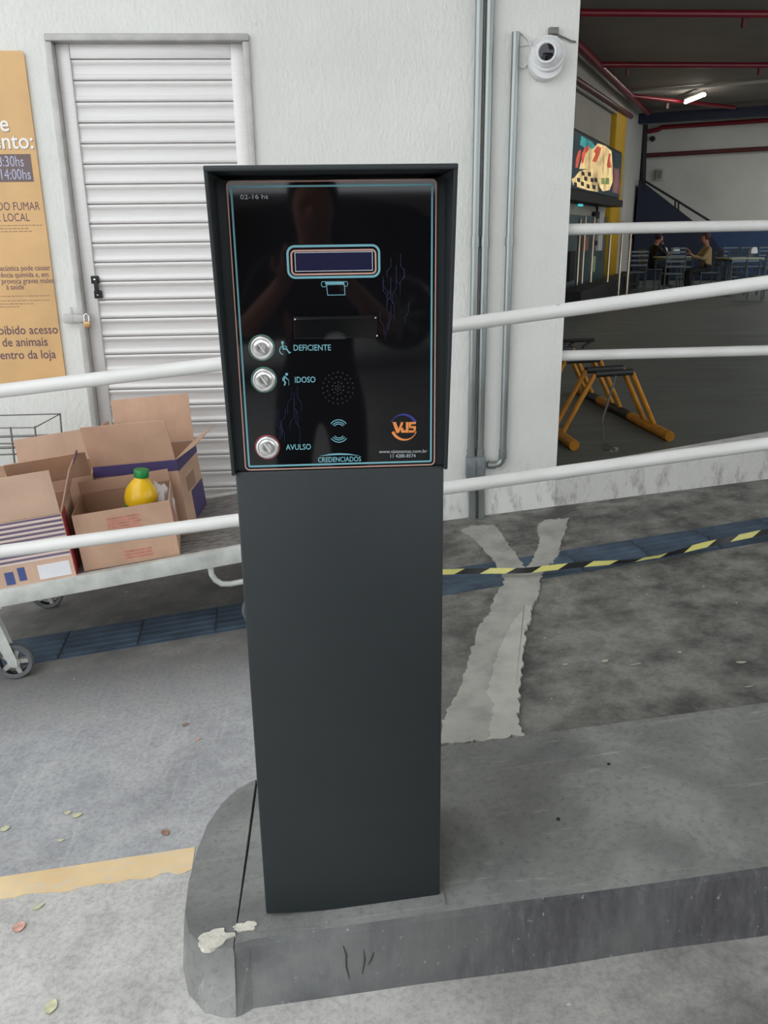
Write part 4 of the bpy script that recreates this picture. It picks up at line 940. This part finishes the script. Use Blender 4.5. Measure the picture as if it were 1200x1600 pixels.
for (x, y) in ((910, 271), (920, 272), (914, 279), (903, 281), (924, 281), (909, 287), (918, 291), (898, 288), (927, 292), (930, 281)): spoly('check', [(x-2.2, y-3.5), (x+2.4, y-2.4), (x+2.6, y+4), (x-2, y+3)], G4, 3)
for x in (941, 948): spoly('print_mark', [(x-2, 278), (x+3, 278), (x+3, 288), (x-2, 288)], glow('lit_olive', (120, 140, 80), .3), 3)
spoly('pink_side', [(959, 262), (967, 264), (968, 304), (957, 300)], glow('lit_pink', (120, 80, 80), .25), 1)
a, b = lw2(886, 300, OF), lw2(972, 319, OF); box_on(LWM, (SX0-.3, SY0-.20, 0), (SX1_+.05, SY0-.06, OF+.08), 'ledge', M_['black'], ms)
# shop front under the sign
sf = thing('shop_front', 'dark glazed snack bar front under the lit menu sign', 'shop front', LW(915, 440))
box_on(LWM, (SX0-.3, HZ, 0), (yc0, SY0-.4, .05), 'back_panel', mat('shop_grey', (84, 104, 108), .4, var=.2, scale=2), sf)
for x0_, x1_, y0_, y1_, m in ((934, 946, 306, 392, M_['hwall']), (926, 931, 400, 425, mat('pale_green', (170, 200, 150), .5)), (931, 937, 331, 341, M_['black']), (928, 934, 376, 384, M_['black']), (907, 912, 308, 322, glow('lit_teal_sign', (70, 170, 176), .5)), (931, 938, 310, 318, glow('lit_cyan_sign', (90, 210, 220), .8)), (889, 900, 392, 440, M_['black']), (912, 920, 370, 392, M_['skin'])):
    a, b = lw2(x0_, y1_, .1), lw2(x1_, y0_, .1); box_on(LWM, (a[0], a[1], .05), (b[0], b[1], .1), 'shop_panel', m, sf)
a, b = lw2(920, 445, .8), lw2(976, 425, .8); box_on(LWM, (SX0, HZ, .3), (yc1, HZ+.35, .7), 'counter', M_['black'], sf)
# queue posts
for i, (x, yt) in enumerate(((902, 341), (909.5, 337), (923, 338), (949, 346), (967, 345), (980, 352))):
    p = HF(x-2, 469); t_ = on_plane(x, yt, (0, 1, 0), p.y); o = thing('queue_post', ('first', 'second', 'third', 'fourth', 'fifth', 'sixth')[i] + ' steel queue post from the white wall corner before the snack bar', 'post', p, 'steel queue posts')
    MB().tube([p, Vector((p.x, p.y, t_.z-.03)), Vector((p.x, p.y, t_.z))], [.024, .024, .012], 10).build('pole', M_['stanch'], o, True); MB().lathe([(.11, 0), (.11, .015), (.04, .03)], Matrix.Translation(p), 14).build('base', M_['stanch'], o, True)

# tables, chairs
def make_table(label, p):
    o = thing('dining_table', label, 'table', p, 'tables in the hall'); T = Matrix.Translation(p)
    MB(T).box((-.36, -.36, .72), (.36, .36, .75), bev=.006).build('table_top', M_['tabletop'], o, True)
    for sx in (-1, 1):
        for sy_ in (-1, 1): MB(T).tube([(sx*.3, sy_*.3, 0), (sx*.3, sy_*.3, .72)], .02, 8).build('leg', M_['tableleg'], o, True)
    MB(T).box((-.3, -.3, .67), (.3, .3, .72)).build('apron', M_['tableleg'], o); return o
def make_chair(label, M):
    o = thing('metal_chair', label, 'chair', M, 'slat-back chairs in the hall')
    MB(M).box((-.2, -.2, .43), (.2, .21, .46), bev=.008).build('seat', M_['chair'], o, True)
    for sx in (-1, 1):
        MB(M).tube([(sx*.19, .19, 0), (sx*.19, .19, .44)], .014, 8).build('leg', M_['chair'], o, True)
        MB(M).tube([(sx*.19, -.22, 0), (sx*.19, -.2, .45), (sx*.19, -.25, .9)], .014, 8).build('leg', M_['chair'], o, True)
    for z in (.60, .70, .80, .88): MB(M).box((-.19, -.232-(z-.45)*.05, z-.018), (.19, -.216-(z-.45)*.05, z+.018)).build('back_slat', M_['chair'], o)
    for y in (.19, -.21): MB(M).tube([(-.19, y, .2), (.19, y, .2)], .009, 6).build('stretcher', M_['chair'], o, True)
    return o
def cM(p, yaw): return Matrix.Translation(p) @ Matrix.Rotation(R(yaw), 4, 'Z')
man = HF(1104, 424, .47); man.z = HZ; wom = HF(1017, 419, .47); wom.z = HZ
tz = 1.0
t1 = (man+wom)/2; t1.z = HZ
make_table('pale table between the two seated people', t1+Vector((-.05, .1, 0)))
t2 = HF(1163, 403, .75); t2.z = HZ; make_table('pale table near the right edge of the picture', t2+Vector((.05, .3, 0)))
ch = make_chair('metal chair the person in the tan jacket sits on', cM(man, 90))
chairs = [('metal chair the person in black sits on', wom, -90), ('slat-back chair with its back to us, left of the pair at table', HF(988, 458), 4), ('slat-back chair with its back to us, in front of the shared table', HF(1046, 462), -6),
          ('slat-back chair turned sideways next to the right edge of the picture', HF(1190, 469), 12), ('slat-back chair left of the pale table on the right', HF(1148, 460), -30),
          ('far slat-back chair before the blue band, right behind the tan jacket', HF(1143, 446), 180), ('far slat-back chair before the blue band, in the middle of three', HF(1171, 446), 180), ('far slat-back chair before the blue band, nearest the right edge', HF(1199, 446), 180), ('far slat-back chair seen between the two seated people', HF(1062, 446), 182)]
for lb, p, yw in chairs:
    c = copy_tree(ch, cM(p, yw)); c['label'] = lb
def dispenser(label, px, py, w=.11, h=.16, m=None):
    p = on_plane(px, py, (0, 0, 1), HZ+.75); o = MB(Matrix.Translation(p)); o.prism([(-w, 0), (w, 0), (w*.95, h*.5), (w*.6, h*.9), (-w*.6, h*.9), (-w*.95, h*.5)], frame((0, .05, 0), (1, 0, 0), (0, 0, 1), (0, -1, 0)), 0, .1)
    return tag(o.build('napkin_holder', m or M_['white'], None), label, 'napkin holder', 'napkin holders on the tables')
dispenser('white napkin holder nearest the person in black', 1038, 396, .07); dispenser('white napkin holder at the middle of the shared table', 1056, 396, .08); dispenser('white napkin holder on the right-hand table', 1177, 396, .08)
# seated people
def skin_body(name, joints, edges, mats, tagsm, parent, M):
    names = list(joints); me = bpy.data.meshes.new('sk'); me.from_pydata([joints[k][0] for k in names], [(names.index(a), names.index(b)) for a, b in edges], [])
    ob = bpy.data.objects.new('sk', me); C.objects.link(ob); ob.modifiers.new('s', 'SKIN')
    for i, k in enumerate(names):
        sv = me.skin_vertices[0].data[i]; r_ = joints[k][1]; sv.radius = r_ if isinstance(r_, tuple) else (r_, r_); sv.use_root = (i == 0)
    ss = ob.modifiers.new('u', 'SUBSURF'); ss.levels = 2; ss.render_levels = 2
    dg = bpy.context.evaluated_depsgraph_get(); em = bpy.data.meshes.new_from_object(ob.evaluated_get(dg))
    vs = [v.co.copy() for v in em.vertices]; fs = [tuple(p.vertices) for p in em.polygons]; bpy.data.objects.remove(ob)
    b = MB(M); b.add(vs, fs); segs = [(Vector(joints[a][0]), Vector(joints[c][0]), tagsm.get(c, tagsm.get(a, 0))) for a, c in edges]
    mi = []
    for f in fs:
        c = sum((vs[i] for i in f), Vector())/len(f); best = None
        for p, q_, t in segs:
            d_ = q_-p; u_ = max(0, min(1, (c-p).dot(d_)/max(1e-9, d_.dot(d_)))); L_ = (c-(p+d_*u_)).length
            if best is None or L_ < best[0]: best = (L_, t)
        mi.append(best[1])
    b.mi = mi; return b.build(name, mats, parent, True)
def hand(J, E, T, root, side, base, dirv, upv, k):
    d_ = Vector(dirv).normalized(); u_ = Vector(upv).normalized(); s_ = d_.cross(u_); p = Vector(base)
    J[k+'palm'] = (tuple(p+d_*.05), (.036, .02)); E.append((root, k+'palm')); T[k+'palm'] = 0
    for i, (o_, ln_) in enumerate(((-.03, .065), (-.01, .075), (.01, .072), (.03, .058))):
        a_ = p+d_*.085+s_*o_; J[f'{k}f{i}a'] = (tuple(a_), .010); J[f'{k}f{i}b'] = (tuple(a_+d_*ln_*.55-u_*.012), .009); J[f'{k}f{i}c'] = (tuple(a_+d_*ln_*.8-u_*.04), .008)
        E += [(k+'palm', f'{k}f{i}a'), (f'{k}f{i}a', f'{k}f{i}b'), (f'{k}f{i}b', f'{k}f{i}c')]
        for q_ in 'abc': T[f'{k}f{i}{q_}'] = 0
    a_ = p+d_*.03-s_*.04; J[k+'t1'] = (tuple(a_), .011); J[k+'t2'] = (tuple(a_+d_*.04-s_*.02), .009); E += [(k+'palm', k+'t1'), (k+'t1', k+'t2')]; T[k+'t1'] = T[k+'t2'] = 0
def person(label, M, arms, top, lower, hair, lean, headtilt):
    o = thing('person', label, 'person', M)
    J = {'pelvis': ((0, 0, .53), (.15, .125)), 'waist': ((lean*.25, 0, .70), (.14, .11)), 'chest': ((lean*.6, 0, .93), (.165, .115)), 'neckb': ((lean*.85, 0, 1.06), (.075, .065)), 'neck': ((lean+.01, 0, 1.12), .052),
         'jaw': ((lean+.045, 0, 1.175), (.062, .07)), 'skull': ((lean+.035+headtilt, 0, 1.26), (.085, .095)), 'crown': ((lean+.025+headtilt, 0, 1.315), (.06, .07)), 'nose': ((lean+.135+headtilt, 0, 1.225), .014)}
    E = [('pelvis', 'waist'), ('waist', 'chest'), ('chest', 'neckb'), ('neckb', 'neck'), ('neck', 'jaw'), ('jaw', 'skull'), ('skull', 'crown'), ('jaw', 'nose')]
    T = {'pelvis': 2, 'waist': 1, 'chest': 1, 'neckb': 1, 'neck': 0, 'jaw': 0, 'skull': 0, 'crown': 0, 'nose': 0}
    for s_, n_ in ((1, 'l'), (-1, 'r')):
        J[n_+'hip'] = ((.05, s_*.10, .53), .095); J[n_+'knee'] = ((.44, s_*.12, .52), .066); J[n_+'ank'] = ((.40, s_*.12, .10), .042); J[n_+'toe'] = ((.55, s_*.13, .045), (.045, .035))
        E += [('pelvis', n_+'hip'), (n_+'hip', n_+'knee'), (n_+'knee', n_+'ank'), (n_+'ank', n_+'toe')]; T.update({n_+'hip': 2, n_+'knee': 2, n_+'ank': 2, n_+'toe': 2})
        el, wr, dv, uv = arms[n_]
        J[n_+'sh'] = ((lean*.7, s_*.185, 1.0), .062); J[n_+'el'] = (el, .046); J[n_+'wr'] = (wr, .030)
        E += [('chest', n_+'sh'), (n_+'sh', n_+'el'), (n_+'el', n_+'wr')]; T.update({n_+'sh': 1, n_+'el': 1, n_+'wr': 1})
        hand(J, E, T, n_+'wr', s_, wr, dv, uv, n_)
    skin_body('body', J, E, [M_['skin'], top, lower], T, o, M)
    hc = Vector((lean+.01+headtilt, 0, 1.275)); hm_ = bmesh.new(); bmesh.ops.create_icosphere(hm_, subdivisions=3, radius=1)
    for v in hm_.verts:
        k_ = 1 + .05*mn.noise(v.co*4); v.co = Vector((v.co.x*.105*k_, v.co.y*.098*k_, v.co.z*.098*k_))
        if v.co.x > .045 and v.co.z < .045: v.co.x = .045
        if v.co.z < -.06 and v.co.x > -.02: v.co.z = -.06
    hm_.verts.index_update(); hb3 = MB(M); hb3.add([v.co+hc for v in hm_.verts], [tuple(v.index for v in f.verts) for f in hm_.faces]); hm_.free(); hb3.build('hair', hair, o, True)
    for s_ in (1, -1):
        MB(M).lathe([(.004, 0), (.012, .004), (.009, .01), (.001, .011)], frame((lean+.118+headtilt, s_*.032, 1.25), (0, 1, 0), (0, 0, 1), (1, 0, 0)) @ Matrix.Scale(.7, 4), 10).build('eye', M_['black'], o, True)
    return o
person('person in a tan jacket and dark trousers seated in profile at the shared table', cM(man, 178) @ Matrix.Scale(.92, 4), {'l': ((.20, .25, .80), (.40, .10, .86), (1, -.2, .6), (-.5, 0, 1)), 'r': ((.18, -.26, .78), (.40, -.10, .92), (.6, .2, 1), (-1, 0, .5))}, M_['khaki'], M_['trousers'], M_['hairbrown'], .06, .02)
person('person in black resting face on one hand at the shared table', cM(wom, 4) @ Matrix.Scale(.92, 4), {'l': ((.25, .22, .80), (.42, .05, .84), (1, -.2, 0), (0, 0, 1)), 'r': ((.30, -.20, .82), (.235, -.07, 1.08), (-.3, .3, 1), (1, 0, .3))}, M_['darkcloth'], M_['darkcloth'], M_['hair'], .10, .03)

# ------------------------------------------------------------------ bicycle racks just inside
def bike_rack(label, base_l, base_r, dirv, offs, topz, group=None):
    o = thing('bicycle_rack', label, 'bicycle rack', (base_l+base_r)/2, group); br = .034
    dirv = Vector(dirv).normalized(); ln_ = offs[-1]+.2
    for b_ in (base_l, base_r):
        b0 = b_ + Z_*br; s_ = 0.0
        for L_, c_ in ((.66, 0), (.36, 1), (.28, 0), (.34, 1), (.4, 0)):
            e_ = min(ln_, s_+L_); MB().tube([b0+dirv*s_, b0+dirv*e_], br, 12).build('base_tube', M_['rackblack' if c_ else 'rackyellow'], o, True); s_ = e_
            if s_ >= ln_: break
    w_ = base_r-base_l; q0_ = base_l+dirv*offs[0]; fl_ = (at(934, 574, q0_.y).x-q0_.x)/w_.x; fr_ = (at(998, 572, q0_.y).x-q0_.x)/w_.x
    for d0 in offs:
        d_ = dirv*d0; L0 = base_l+d_+Z_*(br*1.6); R0 = base_r+d_+Z_*(br*1.6)
        L1 = base_l + w_*fl_ + d_; R1 = base_l + w_*fr_ + d_; L1.z = R1.z = topz
        MB().tube([L0, L1], .017, 10).build('upright', M_['rackyellow'], o, True); MB().tube([R0, R1], .017, 10).build('upright', M_['rackyellow'], o, True)
        MB().tube([L1, R1], .022, 10).build('top_bar', M_['rackblack'], o, True)
    return o
bl, brr = HF(897, 704), HF(1046, 690)
bike_rack('yellow bicycle rack with black top bars inside the hall opening', bl, brr, (-.05, 1, 0), (.25, .42, .86, 1.03, 1.47, 1.64), at(965, 573, 5.75).z)
pd = HF(955, 702); lk = thing('floor_anchor', 'small steel floor anchor with chain between the rack feet', 'anchor', pd)
MB().lathe([(.045, 0), (.045, .008), (.02, .012)], Matrix.Translation(pd), 14).build('plate', M_['steel'], lk, True)
p1 = pd + Vector((0.01, 0, .01)); MB().tube([p1, p1+Vector((-.02, .12, .02)), p1+Vector((.0, .25, .12)), Vector((bl.x*.5+brr.x*.5-.02, bl.y+.25, at(965, 574, 5.75).z))], .007, 8).build('chain', M_['wire'], lk, True)
p = HF(884, 545); tb2 = thing('folded_stand', 'dark folded stand lying on the hall floor behind the rack', 'stand', p)
for dx in (-.2, .0, .2): MB().tube([p+Vector((dx, 0, .015)), p+Vector((dx+.15, .1, .09))], .015, 8).build('strut', M_['black'], tb2, True)
MB().tube([p+Vector((-.4, 0, .09)), p+Vector((.35, .05, .09))], .02, 8).build('bar', M_['black'], tb2, True)

# ------------------------------------------------------------------ the photographer, mirrored in the black panel
def standing(label, M):
    o = thing('person', label, 'person', M)
    J = {'pelvis': ((0, 0, .84), (.15, .12)), 'waist': ((0, 0, 1.0), (.14, .10)), 'chest': ((.0, 0, 1.22), (.165, .115)), 'neckb': ((.01, 0, 1.345), (.075, .065)), 'neck': ((.03, 0, 1.39), .052), 'jaw': ((.06, 0, 1.44), (.062, .07)), 'skull': ((.05, 0, 1.53), (.08, .095)), 'crown': ((.045, 0, 1.575), (.055, .07)), 'nose': ((.15, 0, 1.49), .013)}
    E = [('pelvis', 'waist'), ('waist', 'chest'), ('chest', 'neckb'), ('neckb', 'neck'), ('neck', 'jaw'), ('jaw', 'skull'), ('skull', 'crown'), ('jaw', 'nose')]
    T = {'pelvis': 2, 'waist': 1, 'chest': 1, 'neckb': 1, 'neck': 0, 'jaw': 0, 'skull': 0, 'crown': 0, 'nose': 0}
    for s_, n_ in ((1, 'l'), (-1, 'r')):
        J[n_+'hip'] = ((0, s_*.10, .80), .095); J[n_+'knee'] = ((.02, s_*.11, .44), .062); J[n_+'ank'] = ((-.02, s_*.11, .08), .042); J[n_+'toe'] = ((.15, s_*.13, .035), (.045, .033))
        E += [('pelvis', n_+'hip'), (n_+'hip', n_+'knee'), (n_+'knee', n_+'ank'), (n_+'ank', n_+'toe')]; T.update({n_+'hip': 2, n_+'knee': 2, n_+'ank': 2, n_+'toe': 2})
        J[n_+'sh'] = ((0, s_*.18, 1.28), .06); J[n_+'el'] = ((.12, s_*.26, 1.08), .046); J[n_+'wr'] = ((.30, s_*.10, 1.26), .03)
        E += [('chest', n_+'sh'), (n_+'sh', n_+'el'), (n_+'el', n_+'wr')]; T.update({n_+'sh': 1, n_+'el': 1, n_+'wr': 0})
        hand(J, E, T, n_+'wr', s_, (.30, s_*.10, 1.26), (.3, -s_*.4, 1), (-.9, 0, .4), n_)
    skin_body('body', J, E, [M_['skin'], M_['darkcloth'], M_['trousers']], T, o, M)
    hb3 = MB(M); hc = Vector((.03, 0, 1.54)); hm_ = bmesh.new(); bmesh.ops.create_icosphere(hm_, subdivisions=3, radius=1)
    for v in hm_.verts:
        v.co = Vector((v.co.x*.1, v.co.y*.09, v.co.z*.09))
        if v.co.x > .05 and v.co.z < .04: v.co.x = .05
    hm_.verts.index_update(); hb3.add([v.co+hc for v in hm_.verts], [tuple(v.index for v in f.verts) for f in hm_.faces]); hm_.free(); hb3.build('hair', M_['hair'], o, True)
    return o
standing('dark-clothed person taking the photo, mirrored in the black panel', cM(Vector((-.04, -.42, gz(-.04)-.0)), 90))

# ------------------------------------------------------------------ a dark car parked behind, mirrored faintly in the black panel
car = thing('parked_car', 'dark grey car parked behind, its wheel mirrored faintly in the black panel', 'car', (-.6, -6.35, gz(-.6)))
CRM = Matrix.Translation((-2.6, -5.5, gz(-.6))) @ Matrix.Rotation(-math.atan(SL), 4, 'Y')
M_['carpaint'] = mat('dark_car_paint', (34, 35, 38), .25, .3, coat=.6); M_['carglass'] = mat('car_glass', (16, 18, 20), .08); M_['alloy'] = mat('alloy_rim', (150, 152, 156), .35, .7)
prof = [(.0, .30), (.04, .62), (.30, .80), (1.05, .90), (1.65, 1.38), (2.0, 1.46), (3.0, 1.46), (3.55, 1.30), (4.0, .95), (4.12, .60), (4.10, .28), (3.78, .26)]
def wheel_cut(cx): return [(cx+.37*math.cos(R(a)), .33+.37*math.sin(R(a))) for a in range(0, 181, 20)]
outline = prof + wheel_cut(3.35) + [(2.9, .24), (1.3, .24)] + wheel_cut(.82) + [(.4, .26)]
CX = CRM @ frame((0, 0, 0), (1, 0, 0), (0, 0, 1), (0, 1, 0))
def cprism(poly, h0, h1, name, m, inset=0.0):
    bm = bmesh.new(); f = bm.faces.new([bm.verts.new((x, y, 0)) for x, y in poly]); bmesh.ops.triangulate(bm, faces=[f]); bm.verts.index_update()
    n = len(poly); tv = [v.co.copy() for v in bm.verts]; tf = [tuple(v.index for v in f.verts) for f in bm.faces]; bm.free(); mb = MB(CX)
    mb.add([(v.x, v.y, h0) for v in tv] + [(v.x, v.y, h1) for v in tv], tf + [tuple(n+i for i in f) for f in tf] + [(i, (i+1) % n, n+(i+1) % n, n+i) for i in range(n)]); return mb.build(name, m, car)
cprism(outline, -1.7, 0, 'car_body', M_['carpaint'])
for x0_, x1_ in ((1.25, 2.2), (2.28, 3.25)):
    cprism([(x0_+(.0 if x0_ < 2 else .0), .95), (x1_+(.25 if x1_ > 3 else 0), .95), (x1_, 1.38), (max(x0_, 1.75), 1.38)], 0, .006, 'side_window', M_['carglass'])
for cx_ in (.82, 3.35):
    WMx = CX @ Matrix.Translation((cx_, .33, -.2)); wo = MB(WMx).lathe([(.22, .20), (.31, .21), (.33, .17), (.33, .0), (.3, -.02)], I4, 32).build('wheel', M_['black'], car, True)
    sp_ = MB(WMx); sp_.lathe([(.05, .19), (.05, .215), (.02, .22)], I4, 16)
    for k in range(7): sp_.box((.03, -.022, .19), (.225, .022, .212), Matrix.Rotation(2*math.pi*k/7, 4, 'Z'))
    sp_.build('wheel_rim', M_['alloy'], wo, True)
